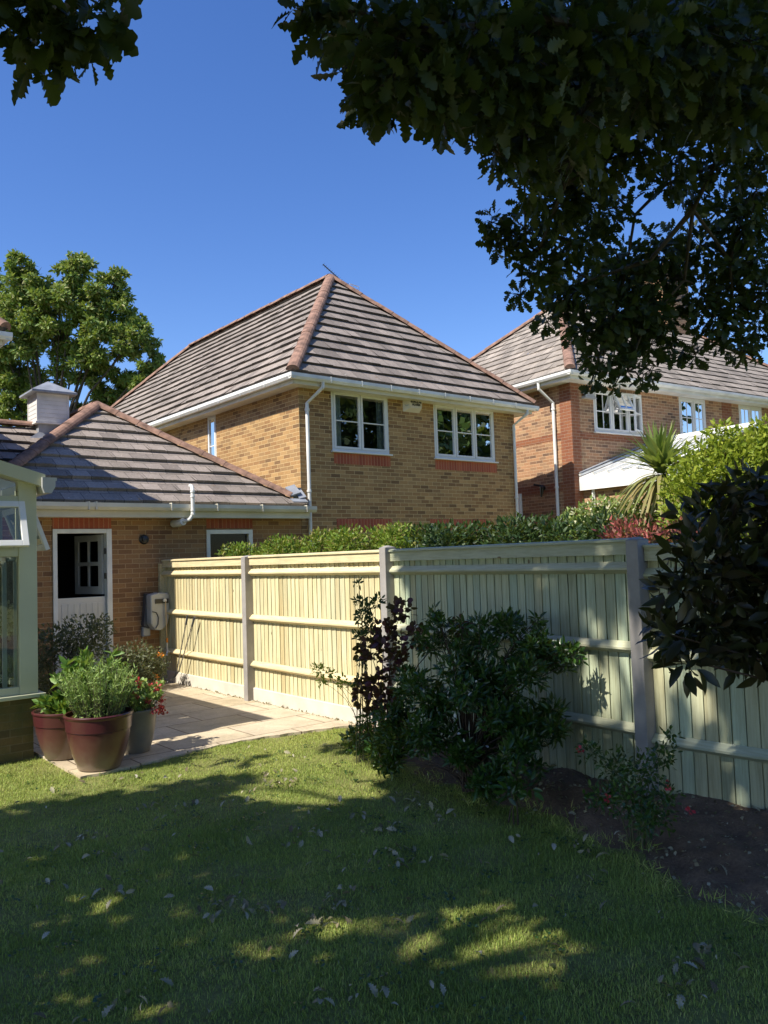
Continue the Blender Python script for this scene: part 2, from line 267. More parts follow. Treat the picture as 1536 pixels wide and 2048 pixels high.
# ---------------------------------------------------------------- mesh helpers
ORG = {}
def setp(o, label=None, cat=None, group=None, kind=None):
    for k, v in (('label', label), ('category', cat), ('group', group), ('kind', kind)):
        if v: o[k] = v
    return o
def thing(name, label, cat, loc=(0, 0, 0), group=None, rotz=0.0, local=False):
    o = bpy.data.objects.new(name, None); COL.objects.link(o); o.location = loc; o.rotation_euler = (0, 0, rotz)
    o.empty_display_size = 0.2
    ORG[o] = Vector((0, 0, 0)) if local else Vector(loc)
    return setp(o, label, cat, group)
class MB:
    def __init__(s): s.v = []; s.f = []; s.uv = {}; s.r = []
    def add(s, vs, fs, rnd=None):
        b = len(s.v); s.v += [tuple(v) for v in vs]; s.f += [tuple(b+i for i in f) for f in fs]
        s.r += [random.random() if rnd is None else rnd]*len(vs); return s
    def box(s, a, b, rnd=None):
        (x0, y0, z0), (x1, y1, z1) = a, b
        vs = [(x0,y0,z0),(x1,y0,z0),(x1,y1,z0),(x0,y1,z0),(x0,y0,z1),(x1,y0,z1),(x1,y1,z1),(x0,y1,z1)]
        return s.add(vs, [(0,3,2,1),(4,5,6,7),(0,1,5,4),(1,2,6,5),(2,3,7,6),(3,0,4,7)], rnd)
    def obox(s, c, ax, ay, az, rnd=None):     # oriented box: centre and three half-vectors
        c, ax, ay, az = map(Vector, (c, ax, ay, az)); vs = []
        for k in (-1, 1):
            for i, j in ((-1,-1),(1,-1),(1,1),(-1,1)): vs.append(c+ax*i+ay*j+az*k)
        return s.add(vs, [(0,3,2,1),(4,5,6,7),(0,1,5,4),(1,2,6,5),(2,3,7,6),(3,0,4,7)], rnd)
    def beam(s, p, q, w, h, up=(0, 0, 1), rnd=None):
        p, q, up = Vector(p), Vector(q), Vector(up); d = (q-p); side = d.cross(up).normalized(); u = side.cross(d).normalized()
        return s.obox((p+q)/2, d/2, side*w/2, u*h/2, rnd)
    def extrude(s, prof, p, q, xdir, zdir=(0, 0, 1), closed=True, rnd=None):  # 2-D profile swept p->q
        p, q, xd, zd = Vector(p), Vector(q), Vector(xdir), Vector(zdir); n = len(prof)
        vs = [p+xd*a+zd*b for a, b in prof]+[q+xd*a+zd*b for a, b in prof]
        fs = [(i, (i+1) % n, n+(i+1) % n, n+i) for i in range(n if closed else n-1)]
        if closed: fs += [tuple(range(n))[::-1], tuple(range(n, 2*n))]
        return s.add(vs, fs, rnd)
    def tube(s, pts, rad, n=8, cap=True, rnd=None):
        pts = [Vector(p) for p in pts]; rad = rad if isinstance(rad, (list, tuple)) else [rad]*len(pts)
        vs = []; prev = None
        for i, p in enumerate(pts):
            d = (pts[min(i+1, len(pts)-1)]-pts[max(i-1, 0)]).normalized()
            a = d.orthogonal().normalized() if prev is None else (prev-d*prev.dot(d)).normalized()
            prev = a; b = d.cross(a)
            for k in range(n):
                t = 2*math.pi*k/n; vs.append(p+(a*math.cos(t)+b*math.sin(t))*rad[i])
        fs = [(i*n+k, i*n+(k+1) % n, (i+1)*n+(k+1) % n, (i+1)*n+k) for i in range(len(pts)-1) for k in range(n)]
        if cap: fs += [tuple(range(n))[::-1], tuple(range((len(pts)-1)*n, len(pts)*n))]
        return s.add(vs, fs, rnd)
    def lathe(s, prof, c, n=40, axis=None):
        c = Vector(c); vs = []
        ax = Vector(axis).normalized() if axis else Vector((0, 0, 1)); a = ax.orthogonal().normalized(); b = ax.cross(a)
        for r, z in prof:
            for k in range(n):
                t = 2*math.pi*k/n; vs.append(c+(a*math.cos(t)+b*math.sin(t))*r+ax*z)
        fs = [(i*n+k, i*n+(k+1) % n, (i+1)*n+(k+1) % n, (i+1)*n+k) for i in range(len(prof)-1) for k in range(n)]
        fs += [tuple(range(n))[::-1], tuple(range((len(prof)-1)*n, len(prof)*n))]
        return s.add(vs, fs)
    def build(s, name, mat, parent=None, smooth=False, bevel=0.0):
        org = ORG.get(parent, Vector((0, 0, 0)))
        me = bpy.data.meshes.new(name); me.from_pydata([(v[0]-org.x, v[1]-org.y, v[2]-org.z) for v in s.v], [], s.f)
        me.materials.append(mat)
        at = me.attributes.new("rnd", 'FLOAT', 'POINT'); at.data.foreach_set('value', s.r)
        if s.uv:
            uv = me.uv_layers.new(name="UVMap"); arr = []
            for fi, f in enumerate(s.f):
                arr += [c for xy in s.uv.get(fi, [(0, 0)]*len(f)) for c in xy]
            uv.data.foreach_set('uv', arr)
        if smooth: me.shade_smooth()
        me.update(); o = bpy.data.objects.new(name, me); COL.objects.link(o)
        if parent is not None: o.parent = parent; ORG[o] = org
        if bevel:
            bm = o.modifiers.new("bevel", 'BEVEL'); bm.width = bevel; bm.segments = 2; bm.limit_method = 'ANGLE'
        return o
def npmesh(name, V, Fc, k, rnd, mat, parent=None, smooth=False):
    """V (n,3) float, Fc flat loop indices with k verts per face, rnd (n,)"""
    org = ORG.get(parent, Vector((0, 0, 0))); V = V-np.array(org)
    me = bpy.data.meshes.new(name); nf = len(Fc)//k
    me.vertices.add(len(V)); me.vertices.foreach_set('co', V.astype(np.float32).ravel())
    me.loops.add(len(Fc)); me.loops.foreach_set('vertex_index', Fc.astype(np.int32))
    me.polygons.add(nf); me.polygons.foreach_set('loop_start', np.arange(0, nf*k, k, dtype=np.int32))
    me.polygons.foreach_set('loop_total', np.full(nf, k, dtype=np.int32))
    at = me.attributes.new("rnd", 'FLOAT', 'POINT'); at.data.foreach_set('value', rnd.astype(np.float32))
    me.materials.append(mat); me.update(calc_edges=True); me.validate()
    if smooth: me.shade_smooth()
    o = bpy.data.objects.new(name, me); COL.objects.link(o)
    if parent is not None: o.parent = parent; ORG[o] = org
    return o
# leaf templates: verts (x along leaf 0..1, y width, z lift) and quads
def strip_leaf(ts, ws, bend=0.12, fold=0.15):
    vs = []; fs = []
    for t, w_ in zip(ts, ws):
        z = -bend*t*t
        vs += [(t, -w_, z+fold*w_), (t, 0, z), (t, w_, z+fold*w_)]
    for i in range(len(ts)-1):
        a = 3*i; fs += [(a, a+3, a+4, a+1), (a+1, a+4, a+5, a+2)]
    return np.array(vs, float), np.array(fs)
OAK = strip_leaf([0, .12, .2, .27, .36, .45, .55, .64, .73, .82, .9, 1], [.01, .03, .12, .06, .22, .11, .30, .16, .29, .17, .17, .03], 0.2, 0.2)
LEAF = strip_leaf([0, .3, .7, 1], [.02, .22, .17, .01], 0.15, 0.3)
ROUND = strip_leaf([0, .2, .6, .9, 1], [.05, .30, .38, .2, .03], 0.1, 0.2)
BIG = strip_leaf([0, .2, .5, .8, 1], [.015, .14, .2, .12, .0], 0.25, 0.3)
NARROW = strip_leaf([0, .5, 1], [.05, .085, .01], 0.2, 0.3)
BLADE = strip_leaf([0, .35, .7, 1], [.022, .032, .022, .002], 0.45, 0.3)
QUAD = (np.array([(0, -.3, 0), (1, -.22, -.1), (1, .22, -.1), (0, .3, 0)], float), np.array([(0, 1, 2, 3)]))
PETAL = (np.array([(0, -.2, 0), (.7, -.42, .1), (1, .1, 0), (.5, .45, .1)], float), np.array([(0, 1, 2, 3)]))
def cloud(name, P, D, size, tpl, mat, parent=None, jitter=0.8, rnd=None, up=0.3, szvar=0.3):
    """P (n,3) points, D (n,3) preferred leaf direction; random roll."""
    n = len(P); P = np.asarray(P, float); D = np.asarray(D, float)
    d = D+rng.normal(0, jitter, (n, 3)); d /= np.linalg.norm(d, axis=1)[:, None]+1e-9
    upv = np.array([0, 0, 1.0])*up+rng.normal(0, 0.6, (n, 3))
    y = np.cross(upv, d); y /= np.linalg.norm(y, axis=1)[:, None]+1e-9; z = np.cross(d, y)
    s = size*(1+rng.uniform(-szvar, szvar, n))
    tv, tf = tpl
    V = P[:, None, :]+s[:, None, None]*(tv[None, :, 0:1]*d[:, None, :]+tv[None, :, 1:2]*y[:, None, :]+tv[None, :, 2:3]*z[:, None, :])
    k = tf.shape[1]; Fc = (tf[None]+(np.arange(n)*len(tv))[:, None, None]).reshape(-1)
    r = rng.random(n) if rnd is None else rnd
    return npmesh(name, V.reshape(-1, 3), Fc, k, np.repeat(r, len(tv)), mat, parent)
def blobs(centers, n_per, rad, squash=1.0, shell=0.5):
    """leaf points in balls round centres; returns points and outward dirs"""
    P = []; D = []
    for i, c in enumerate(centers):
        n = n_per if np.isscalar(n_per) else n_per[i]; r = rad if np.isscalar(rad) else rad[i]
        d = rng.normal(0, 1, (n, 3)); d /= np.linalg.norm(d, axis=1)[:, None]
        rr = r*rng.random(n)**shell; q = d*rr[:, None]; q[:, 2] *= squash
        P.append(np.array(c)+q); D.append(d)
    return np.concatenate(P), np.concatenate(D)
def slope(mb, p0, u, wv, L, k0, k1, T, gauge=0.345, tw=0.3, lip=0.056, uvo=(0, 0)):
    p0, u, wv = Vector(p0), Vector(u).normalized(), Vector(wv).normalized(); n = u.cross(wv).normalized()
    if n.z < 0: n = -n
    i = 0; t0 = 0.0
    while t0 < T-0.01:
        t1 = min(T, t0+gauge); off = (i % 2)*tw/2
        a0, b0, a1, b1 = k0*t0, L-k1*t0, k0*t1, L-k1*t1
        s = math.floor((min(a0, a1)-off)/tw)*tw+off; top = max(b0, b1)
        while s < top:
            s2 = s+tw
            c = [max(a0, min(b0, s)), max(a0, min(b0, s2)), max(a1, min(b1, s2)), max(a1, min(b1, s))]
            if c[1]-c[0] > 1e-4 or c[2]-c[3] > 1e-4:
                h = lip+random.uniform(-.009, .009)
                q = [p0+u*c[0]+wv*t0+n*h, p0+u*c[1]+wv*t0+n*(h+random.uniform(-.003, .003)), p0+u*c[2]+wv*t1+n*.008, p0+u*c[3]+wv*t1+n*.008]
                lo = [p0+u*c[0]+wv*(t0+.004)-n*.01, p0+u*c[1]+wv*(t0+.004)-n*.01]
                nf = len(mb.f); mb.add(q+lo, [(0, 1, 2, 3), (4, 5, 1, 0)])
                uvs = [(c[0]+uvo[0], t0+uvo[1]), (c[1]+uvo[0], t0+uvo[1]), (c[2]+uvo[0], t1-.002+uvo[1]), (c[3]+uvo[0], t1-.002+uvo[1])]
                mb.uv[nf] = uvs; mb.uv[nf+1] = [uvs[0], uvs[1], uvs[1], uvs[0]]
            s = s2
        i += 1; t0 = t1
def caps(mb, A, B, r=0.125, seg=0.42):
    A, B = Vector(A)-Vector((0, 0, .02)), Vector(B)-Vector((0, 0, .02)); d = (B-A); L = d.length; d.normalize(); side = d.cross(Vector((0, 0, 1))).normalized(); up = side.cross(d)
    n = max(1, int(L/seg)); 
    for i in range(n):
        p = A+d*(L*i/n); q = A+d*(L*(i+1)/n+0.03); j = random.uniform(-.006, .006); vs = []
        for c, rr in ((p, r*1.0), (q, r*0.95)):
            for k in range(9):
                t = math.pi*k/8; vs.append(c+side*math.cos(t)*rr+up*(math.sin(t)*rr*0.8+0.0+j))
        mb.add(vs, [(k, k+1, 10+k, 9+k) for k in range(8)]+[tuple(range(9)), tuple(range(9, 18))[::-1]])
GUT = [(0, 0), (0, -.07), (.03, -.105), (.085, -.105), (.115, -.06), (.115, 0), (.103, 0), (.103, -.055), (.08, -.093), (.033, -.093), (.012, -.065), (.012, 0)]
def gutter(mb, p, q, out): mb.extrude(GUT, p, q, out)
def wall(mb, o, u, L, z0, z1, holes=(), depth=0.1, inn=None):
    """vertical wall from point o along u with rectangular holes (u0,u1,za,zb) and reveals going inwards"""
    o, u = Vector(o), Vector(u); inn = Vector(inn) if inn else None
    us = sorted({0, L, *[h[0] for h in holes], *[h[1] for h in holes]}); zs = sorted({z0, z1, *[h[2] for h in holes], *[h[3] for h in holes]})
    for a, b in zip(us, us[1:]):
        for c, d in zip(zs, zs[1:]):
            if any(h[0] <= (a+b)/2 <= h[1] and h[2] <= (c+d)/2 <= h[3] for h in holes): continue
            Z = Vector((0, 0, 1)); mb.add([o+u*a+Z*c, o+u*b+Z*c, o+u*b+Z*d, o+u*a+Z*d], [(0, 1, 2, 3)])
    if inn:
        Z = Vector((0, 0, 1))
        for a, b, c, d in holes:
            cs = [o+u*a+Z*c, o+u*b+Z*c, o+u*b+Z*d, o+u*a+Z*d]
            for i in range(4):
                p, q = cs[i], cs[(i+1) % 4]; mb.add([p, q, q+inn*depth, p+inn*depth], [(0, 3, 2, 1)])
def window(parent, o, u, out, W, z0, z1, lights, bar=(0.5,), vbars=0, frame=0.055, cas=0.045, mat='upvc_w', sill=0.04, back='curtain', glassm='glass', rnd_open=None):
    """framed window in a wall: o = left bottom corner on wall plane; lights = relative widths of casements"""
    o, u, out = Vector(o), Vector(u), Vector(out); Z = Vector((0, 0, 1)); inn = -out; H = z1-z0; o = o+Z*z0
    def B(mb, a, b, c, d, f0, f1):   # box a..b along u, c..d in z above z0, depth f0..f1 outwards
        mb.obox(o+u*(a+b)/2+Z*(c+d)/2+out*(f0+f1)/2, u*(b-a)/2, out*(f1-f0)/2, Z*(d-c)/2)
    fb = MB(); e = frame
    B(fb, 0, W, 0, e, -.07, -.008); B(fb, 0, W, H-e, H, -.07, -.008); B(fb, 0, e, e, H-e, -.07, -.008); B(fb, W-e, W, e, H-e, -.07, -.008)
    tot = sum(lights); x = e; inner = W-2*e; mull = 0.02
    cells = []
    for i, l in enumerate(lights):
        wd = inner*l/tot; a, b = x, x+wd; x = b
        if i: B(fb, a-mull/2, a+mull/2, e, H-e, -.07, -.012)
        cells.append((a+(mull/2 if i else 0), b-(mull/2 if i < len(lights)-1 else 0)))
    fr = fb.build('window', M[mat], parent, bevel=0.004)
    for a, b in cells:
        cb = MB(); c, d = e, H-e
        B(cb, a, b, c, c+cas, -.055, .004); B(cb, a, b, d-cas, d, -.055, .004); B(cb, a, a+cas, c+cas, d-cas, -.055, .004); B(cb, b-cas, b, c+cas, d-cas, -.055, .004)
        for t in bar:
            zc = c+cas+(d-c-2*cas)*t; B(cb, a+cas, b-cas, zc-.011, zc+.011, -.04, -.012)
        for k in range(vbars):
            xc = a+cas+(b-a-2*cas)*(k+1)/(vbars+1); B(cb, xc-.009, xc+.009, c+cas, d-cas, -.041, -.013)
        cb.build('casement', M[mat], fr, bevel=0.003)
        pb = MB(); B(pb, a+cas-.003, b-cas+.003, c+cas-.003, d-cas+.003, -.03, -.024); pb.build('pane', M[glassm], fr)
    if sill:
        sb = MB(); sb.obox(o+u*W/2+Z*(-.012)+out*.015, u*(W/2+.03), out*.055, Z*.014); sb.build('sill', M[mat], fr, bevel=0.003)
    # room behind: dark box with curtains
    rb = MB(); a, b = -.3, W+.3
    c0 = o+u*a+Z*(-.3); D = 1.6
    P0 = [c0+inn*.12, c0+u*(b-a)+inn*.12, c0+u*(b-a)+inn*D, c0+inn*D]; P1 = [p+Z*(H+.6) for p in P0]
    rb.add(P0+P1, [(0, 1, 2, 3), (4, 7, 6, 5), (1, 5, 6, 2), (2, 6, 7, 3), (3, 7, 4, 0)]); rb.build('room', M['dark'], parent)
    if back:
        for (x0, x1) in ((-.05, W*.20), (W*.84, W+.05)):
            kb = MB(); n = 14; vs = []
            for i in range(n+1):
                xx = x0+(x1-x0)*i/n; dd = .105+.02*math.sin(i*2.2)
                vs += [o+u*xx+inn*dd+Z*(-.1), o+u*xx+inn*dd+Z*(H+.1)]
            kb.add(vs, [(2*i, 2*i+2, 2*i+3, 2*i+1) for i in range(n)]); kb.build('curtain', M['curtain'], fr)
    return fr
def downpipe(parent, pts, r=0.034, clips=()):
    b = MB(); b.tube(pts, r, 10)
    for p in clips: b.tube([Vector(p)-Vector((0, 0, .02)), Vector(p)+Vector((0, 0, .02))], r*1.35, 10)
    return b.build('downpipe', M['upvc'], parent, smooth=False)
# ---------------------------------------------------------------- ground
def struct(name, mb, mat): return setp(mb.build(name, mat), kind='structure')
b = MB(); b.add([(-400, -400, -.06), (400, -400, -.06), (400, 400, -.06), (-400, 400, -.06)], [(0, 1, 2, 3)]); struct('ground', b, M['lawn'])
def hgt(x, y):    # soft undulation of lawn and bed
    return 0.010*math.sin(1.3*x+.6)*math.cos(1.1*y)+0.006*math.sin(3.1*x+2*y)
def bed_edge(y):  # X where the lawn meets the soil bed along the fence
    pts = [(-6, 3.4), (1.0, 3.65), (2.4, 3.95), (3.7, 4.4), (5.2, 4.5), (6.3, 4.75), (7.0, 5.1), (7.6, 5.5)]
    for (a, b_), (c, d) in zip(pts, pts[1:]):
        if y <= c: t = (y-a)/(c-a); return b_+(d-b_)*t+0.05*math.sin(7*y)+.03*math.sin(17*y+1)
    return 5.5
def patio_edge(x): return 7.42+0.10*math.sin(1.9*x)-0.04*max(0, x-4.2)**2+0.012*math.sin(23*x)
def grid(name, x0, x1, y0, y1, st, zf, mat):
    xs = np.arange(x0, x1+st/2, st); ys = np.arange(y0, y1+st/2, st)
    V = np.array([(x, y, zf(x, y)) for y in ys for x in xs]); nx, ny = len(xs), len(ys)
    Fc = np.array([(j*nx+i, j*nx+i+1, (j+1)*nx+i+1, (j+1)*nx+i) for j in range(ny-1) for i in range(nx-1)]).ravel()
    return setp(npmesh(name, V, Fc, 4, np.full(len(V), .5), mat, smooth=True), kind='structure')
grid('lawn', -9, 5.6, -7, 12.3, .15, lambda x, y: hgt(x, y)-.012, M['lawn'])
def bedz(x, y):
    e = bed_edge(y); t = (x-e)/.35
    k = max(0, min(1, t)); k = k*k*(3-2*k)
    lump = .022*math.sin(9*x+3*y)*math.sin(8*y-2*x)+.016*math.sin(21*x)*math.sin(19*y+x)
    return -.03+k*(.055+.06*max(0, min(1, (5-y)/2))*max(0, min(1, (x-e)))+lump)+hgt(x, y)*.5 if y < 7.5 else -.1
grid('soil_bed', 3.2, 6.6, -6, 7.55, .06, bedz, M['soil'])
# paving: polygon with a slightly ragged lawn edge, real thickness
b = MB(); xs = np.linspace(2.46, 5.52, 60); n = len(xs)
top = [(x, patio_edge(x), .012) for x in xs]+[(x, 12.42, .012) for x in xs]
b.add(top, [(i, i+1, n+i+1, n+i) for i in range(n-1)])
b.add([(x, patio_edge(x), .012) for x in xs]+[(x, patio_edge(x)-.004, -.06) for x in xs], [(n+i, n+i+1, i+1, i) for i in range(n-1)])
b.add([(2.46, patio_edge(2.46), .012), (2.46, 12.42, .012), (2.46, 12.42, -.06), (2.46, patio_edge(2.46), -.06)], [(0, 1, 2, 3)])
struct('patio', b, M['paving'])

# ---------------------------------------------------------------- main house
X0, X1, YF, YB, ZE = 8.2, 14.07, 12.4, 25.6, 5.2
H = thing('house', 'two storey yellow brick house with steep grey hipped roof, in the middle beyond the fence', 'house', (X0, YF, 0))
sd_ = 1/math.sqrt(2)
b = MB()
HW = [(.73, 2.13, 3.88, 5.07), (3.36, 5.20, 3.88, 5.07)]
wall(b, (X0, YF, 0), (1, 0, 0), X1-X0, 0, 5.06, HW, .1, (0, 1, 0))
wall(b, (X0, YB, 0), (0, -1, 0), YB-YF, 0, 5.06, [(YB-16.02, YB-15.62, 3.7, 5.03)], .1, (1, 0, 0))
wall(b, (X1, YF, 0), (0, 1, 0), YB-YF, 0, 5.06); wall(b, (X1, YB, 0), (-1, 0, 0), X1-X0, 0, 5.06)
b.build('wall', M['brick'], H)
window(H, (X0+.73, YF, 0), (1, 0, 0), (0, -1, 0), 1.40, 3.88, 5.07, (1, 1))
window(H, (X0+3.36, YF, 0), (1, 0, 0), (0, -1, 0), 1.84, 3.88, 5.07, (1, 1, 1))
window(H, (X0, 16.02, 0), (0, -1, 0), (-1, 0, 0), .40, 3.70, 5.03, (1,), frame=.04, cas=.04, back=None)
for u0, u1, z0, z1 in ((.76, 2.14, 3.645, 3.85), (3.36, 5.22, 3.645, 3.85), (.78, 2.13, 2.36, 2.60), (3.15, 4.98, 2.36, 2.60)):
    c = MB(); c.box((X0+u0, YF-.004, z0), (X0+u1, YF+.05, z1)); c.build('soldier_course', M['soldier'], H)
# roof
ov = .33; pr = 3.27
b = MB(); Lr = YB-YF+2*ov; tl = pr*math.sqrt(2)
slope(b, (X0-ov, YB+ov, ZE), (0, -1, 0), (1, 0, 1), Lr, sd_, sd_, tl)
slope(b, (X1+ov, YF-ov, ZE), (0, 1, 0), (-1, 0, 1), Lr, sd_, sd_, tl, uvo=(3, 5))
slope(b, (X0-ov, YF-ov, ZE), (1, 0, 0), (0, 1, 1), X1-X0+2*ov, sd_, sd_, tl, uvo=(7.1, 2.07))
slope(b, (X1+ov, YB+ov, ZE), (-1, 0, 0), (0, -1, 1), X1-X0+2*ov, sd_, sd_, tl)
rf = b.build('roof', M['tile'], H)
xm = (X0+X1)/2; yf, yb = YF-ov+pr, YB+ov-pr; zr = ZE+pr
b = MB(); 
for A, B_ in (((X0-ov, YF-ov, ZE+.05), (xm, yf, zr+.04)), ((X1+ov, YF-ov, ZE+.05), (xm, yf, zr+.04)), ((xm, yf, zr+.05), (xm, yb, zr+.05)), ((X0-ov, YB+ov, ZE+.05), (xm, yb, zr+.04)), ((X1+ov, YB+ov, ZE+.05), (xm, yb, zr+.04))): caps(b, A, B_)
b.build('ridge_tiles', M['ridge'], rf, smooth=False)
b = MB(); fo = ov-.05; z0, z1 = 5.0, ZE-.005
for p, q in (((X0-fo, YF-fo), (X1+fo, YF-fo)), ((X0-fo, YF-fo), (X0-fo, YB+fo)), ((X1+fo, YF-fo), (X1+fo, YB+fo))):
    dx = .02
    b.box((min(p[0], q[0])-(dx if p[0] == q[0] else 0), min(p[1], q[1])-(0 if p[0] == q[0] else dx), z0), (max(p[0], q[0]), max(p[1], q[1]), z1))
b.add([(X0-fo, YF-fo, 5.012), (X1+fo, YF-fo, 5.012), (X1+fo, YB+fo, 5.012), (X0-fo, YB+fo, 5.012)], [(0, 1, 2, 3)])
b.build('fascia', M['cream'], H)
b = MB(); g = fo+.0205
gutter(b, (X0-g-.11, YF-g, 5.175), (X1+g+.11, YF-g, 5.175), (0, -1, 0)); gutter(b, (X0-g, YF-g-.11, 5.177), (X0-g, YB+g, 5.177), (-1, 0, 0)); gutter(b, (X1+g, YF-g-.11, 5.177), (X1+g, YB+g, 5.177), (1, 0, 0))
for i in range(8): x = X0+.45+i*.72; b.box((x, YF-g-.119, 5.075), (x+.012, YF-g-.001, 5.183))
for i in range(14): y = YF+.5+i*.9; b.box((X0-g-.119, y, 5.075), (X0-g-.001, y+.012, 5.184))
b.build('gutter', M['upvc'], H)
downpipe(H, [(8.50, YF-.36, 5.08), (8.50, YF-.36, 4.98), (8.34, YF-.06, 4.72), (8.34, YF-.06, 0.0)], clips=[(8.34, YF-.06, z) for z in (4.6, 3.1, 1.2)])
downpipe(H, [(14.12, YF-.36, 5.08), (14.12, YF-.36, 4.98), (13.98, YF-.06, 4.75), (13.98, YF-.06, 0.0)], clips=[(13.98, YF-.06, z) for z in (4.65, 3.1)])
# burglar alarm box with two lines of black lettering
b = MB(); x0, x1 = 10.72, 11.18; y = YF
b.add([(x0, y, 4.79), (x1-.02, y, 4.79), (x1, y, 5.04), (x0, y, 5.04), (x0+.13, y-.09, 4.87), (x1-.03, y-.09, 4.87), (x1-.0, y-.09, 5.03), (x0+.11, y-.09, 5.03)],
      [(0, 4, 7, 3), (0, 1, 5, 4), (1, 2, 6, 5), (3, 7, 6, 2), (4, 5, 6, 7)])
al = b.build('burglar_alarm', M['bell'], H)
b = MB(); b.lathe([(.045, 0), (.045, .004)], (x0+.065, y-.045, 4.94), 16, (-.58, -.8, .1)); b.build('sounder', M['reel'], al)
def text(body, loc, size, parent, mat, rx=R(90), rz=0.0, name='lettering', ext=.002):
    cu = bpy.data.curves.new(name, 'FONT'); cu.body = body; cu.size = size; cu.extrude = ext; cu.align_x = 'CENTER'; cu.align_y = 'CENTER'; cu.space_line = .85
    cu.offset = .0022
    tmp = bpy.data.objects.new(name, cu); COL.objects.link(tmp); bpy.context.view_layer.update()
    me = bpy.data.meshes.new_from_object(tmp.evaluated_get(bpy.context.evaluated_depsgraph_get())); bpy.data.objects.remove(tmp)
    me.transform(Matrix.Translation(Vector(loc)-ORG[parent]) @ Matrix.Rotation(rz, 4, 'Z') @ Matrix.Rotation(rx, 4, 'X'))
    me.materials.clear(); me.materials.append(mat); o = bpy.data.objects.new(name, me); COL.objects.link(o); o.parent = parent; ORG[o] = ORG[parent]; return o
text("BURGLAR\nALARM", (x0+.285, y-.093, 4.965), .068, al, M['black'])
# aerial at the roof peak
b = MB(); pk = Vector((12.02, 15.82, 8.0))
b.tube([pk+Vector((0, 0, -.6)), pk+Vector((0, 0, .66))], .018, 6)
A = Vector((11.40, 16.0, 9.08)); Bp = Vector((12.13, 15.8, 8.50)); dd = (Bp-A).normalized()
b.tube([A, Bp], .014, 6); b.tube([pk+Vector((0, 0, .45)), A+(Bp-A)*.6], .01, 5)
sidev = Vector((.3, .95, 0)).normalized()
for i in range(13): c = A+(Bp-A)*(.02+.066*i); b.tube([c-sidev*.11+Vector((0, 0, .0)), c+sidev*.11], .0032, 4)
b.build('aerial', M['reel_dark'], H)
b = MB(); c = Bp+Vector((.03, -.02, .06))
for k in (-1, 0, 1):
    b.tube([c+Vector((-.12, 0, .09*k)), c+Vector((.2, .05, .09*k))], .012, 5)
b.tube([c+Vector((.2, .05, -.1)), c+Vector((.2, .05, .1))], .012, 5); b.tube([c+Vector((.0, .02, -.1)), c+Vector((.0, .02, .1))], .012, 5)
b.build('aerial_reflector', M['alu'], H)

# ---------------------------------------------------------------- low annexe with the stable door
A_ = thing('outbuilding', 'low brown brick outbuilding with grey hipped roof, open stable door and cream fascia', 'outbuilding', (2.76, 12.4, 0))
b = MB()
wall(b, (2.76, 12.4, 0), (1, 0, 0), 8.19-2.76, 0, 2.66, [(1.09, 1.87, .27, 2.36), (3.59, 4.35, 1.2, 2.35)], .12, (0, 1, 0))
wl = b.build('wall', M['brick_annexe'], A_)
for x0, x1 in ((3.80, 4.68), (6.29, 7.17)):
    c = MB(); c.box((x0, 12.396, 2.425), (x1, 12.45, 2.655)); c.build('soldier_course', M['soldier'], A_)
b = MB()   # door frame and window frame
for (x0, x1, z0, z1) in ((3.80, 3.862, .27, 2.42), (4.60, 4.68, .27, 2.42), (3.862, 4.60, 2.355, 2.42)): b.box((x0, 12.375, z0), (x1, 12.5, z1))
b.build('door_frame', M['upvc'], A_, bevel=.004)
b = MB()
for (x0, x1, z0, z1) in ((6.285, 6.35, 1.15, 2.40), (7.08, 7.16, 1.15, 2.40), (6.35, 7.08, 2.33, 2.40), (6.35, 7.08, 1.15, 1.22)): b.box((x0, 12.375, z0), (x1, 12.5, z1))
wf = b.build('window', M['upvc'], A_, bevel=.004)
b = MB(); b.box((6.34, 12.44, 1.21), (7.09, 12.446, 2.34)); b.build('pane', M['glass_dim'], wf)
b = MB(); P0 = [(3.7, 12.55, .2), (7.9, 12.55, .2), (7.9, 15.2, .2), (3.7, 15.2, .2)]; P1 = [(x, y, 2.6) for x, y, z in P0]
b.add(P0+P1, [(0, 1, 2, 3), (4, 7, 6, 5), (1, 5, 6, 2), (2, 6, 7, 3), (3, 7, 4, 0)]); b.build('room', M['dark'], A_)
# lower leaf, boarded, and upper leaf swung inwards with four panes
b = MB(); b.box((3.866, 12.43, .30), (4.592, 12.47, 1.39))
for i in range(7): x = 3.93+i*.09; b.box((x, 12.424, .38), (x+.082, 12.431, 1.30))
lo = b.build('door', M['door'], A_, bevel=.003); setp(lo, 'closed lower half of the stable door')
b = MB(); b.box((4.4, 12.395, .9), (4.44, 12.43, .93)); b.build('door_latch', M['black'], lo)
hx, hy = 4.585, 12.50; an = R(74)
du = Vector((-math.cos(an), math.sin(an), 0)); dn = Vector((-du.y, du.x, 0)); Wd = .70
def DB(mb, a, c, z0, z1, t=.02): mb.obox(Vector((hx, hy, 0))+du*(a+c)/2+Vector((0, 0, (z0+z1)/2)), du*(c-a)/2, dn*t, Vector((0, 0, (z1-z0)/2)))
b = MB()
for a, c, z0, z1 in ((0, .1, 1.42, 2.34), (Wd-.1, Wd, 1.42, 2.34), (.1, Wd-.1, 1.42, 1.54), (.1, Wd-.1, 2.24, 2.34), (.1, Wd-.1, 1.86, 1.92), (Wd/2-.02, Wd/2+.02, 1.54, 2.24)): DB(b, a, c, z0, z1)
up_ = b.build('door', M['door'], A_, bevel=.003); setp(up_, 'upper half of the stable door, swung open inwards')
b = MB(); DB(b, .09, Wd-.09, 1.53, 2.25, .003); b.build('pane', M['glass'], up_)
for z in (2.08, 1.70, .55): b = MB(); b.box((4.572, 12.40, z-.045), (4.61, 12.43, z+.045)); b.build('hinge', M['black'], A_)
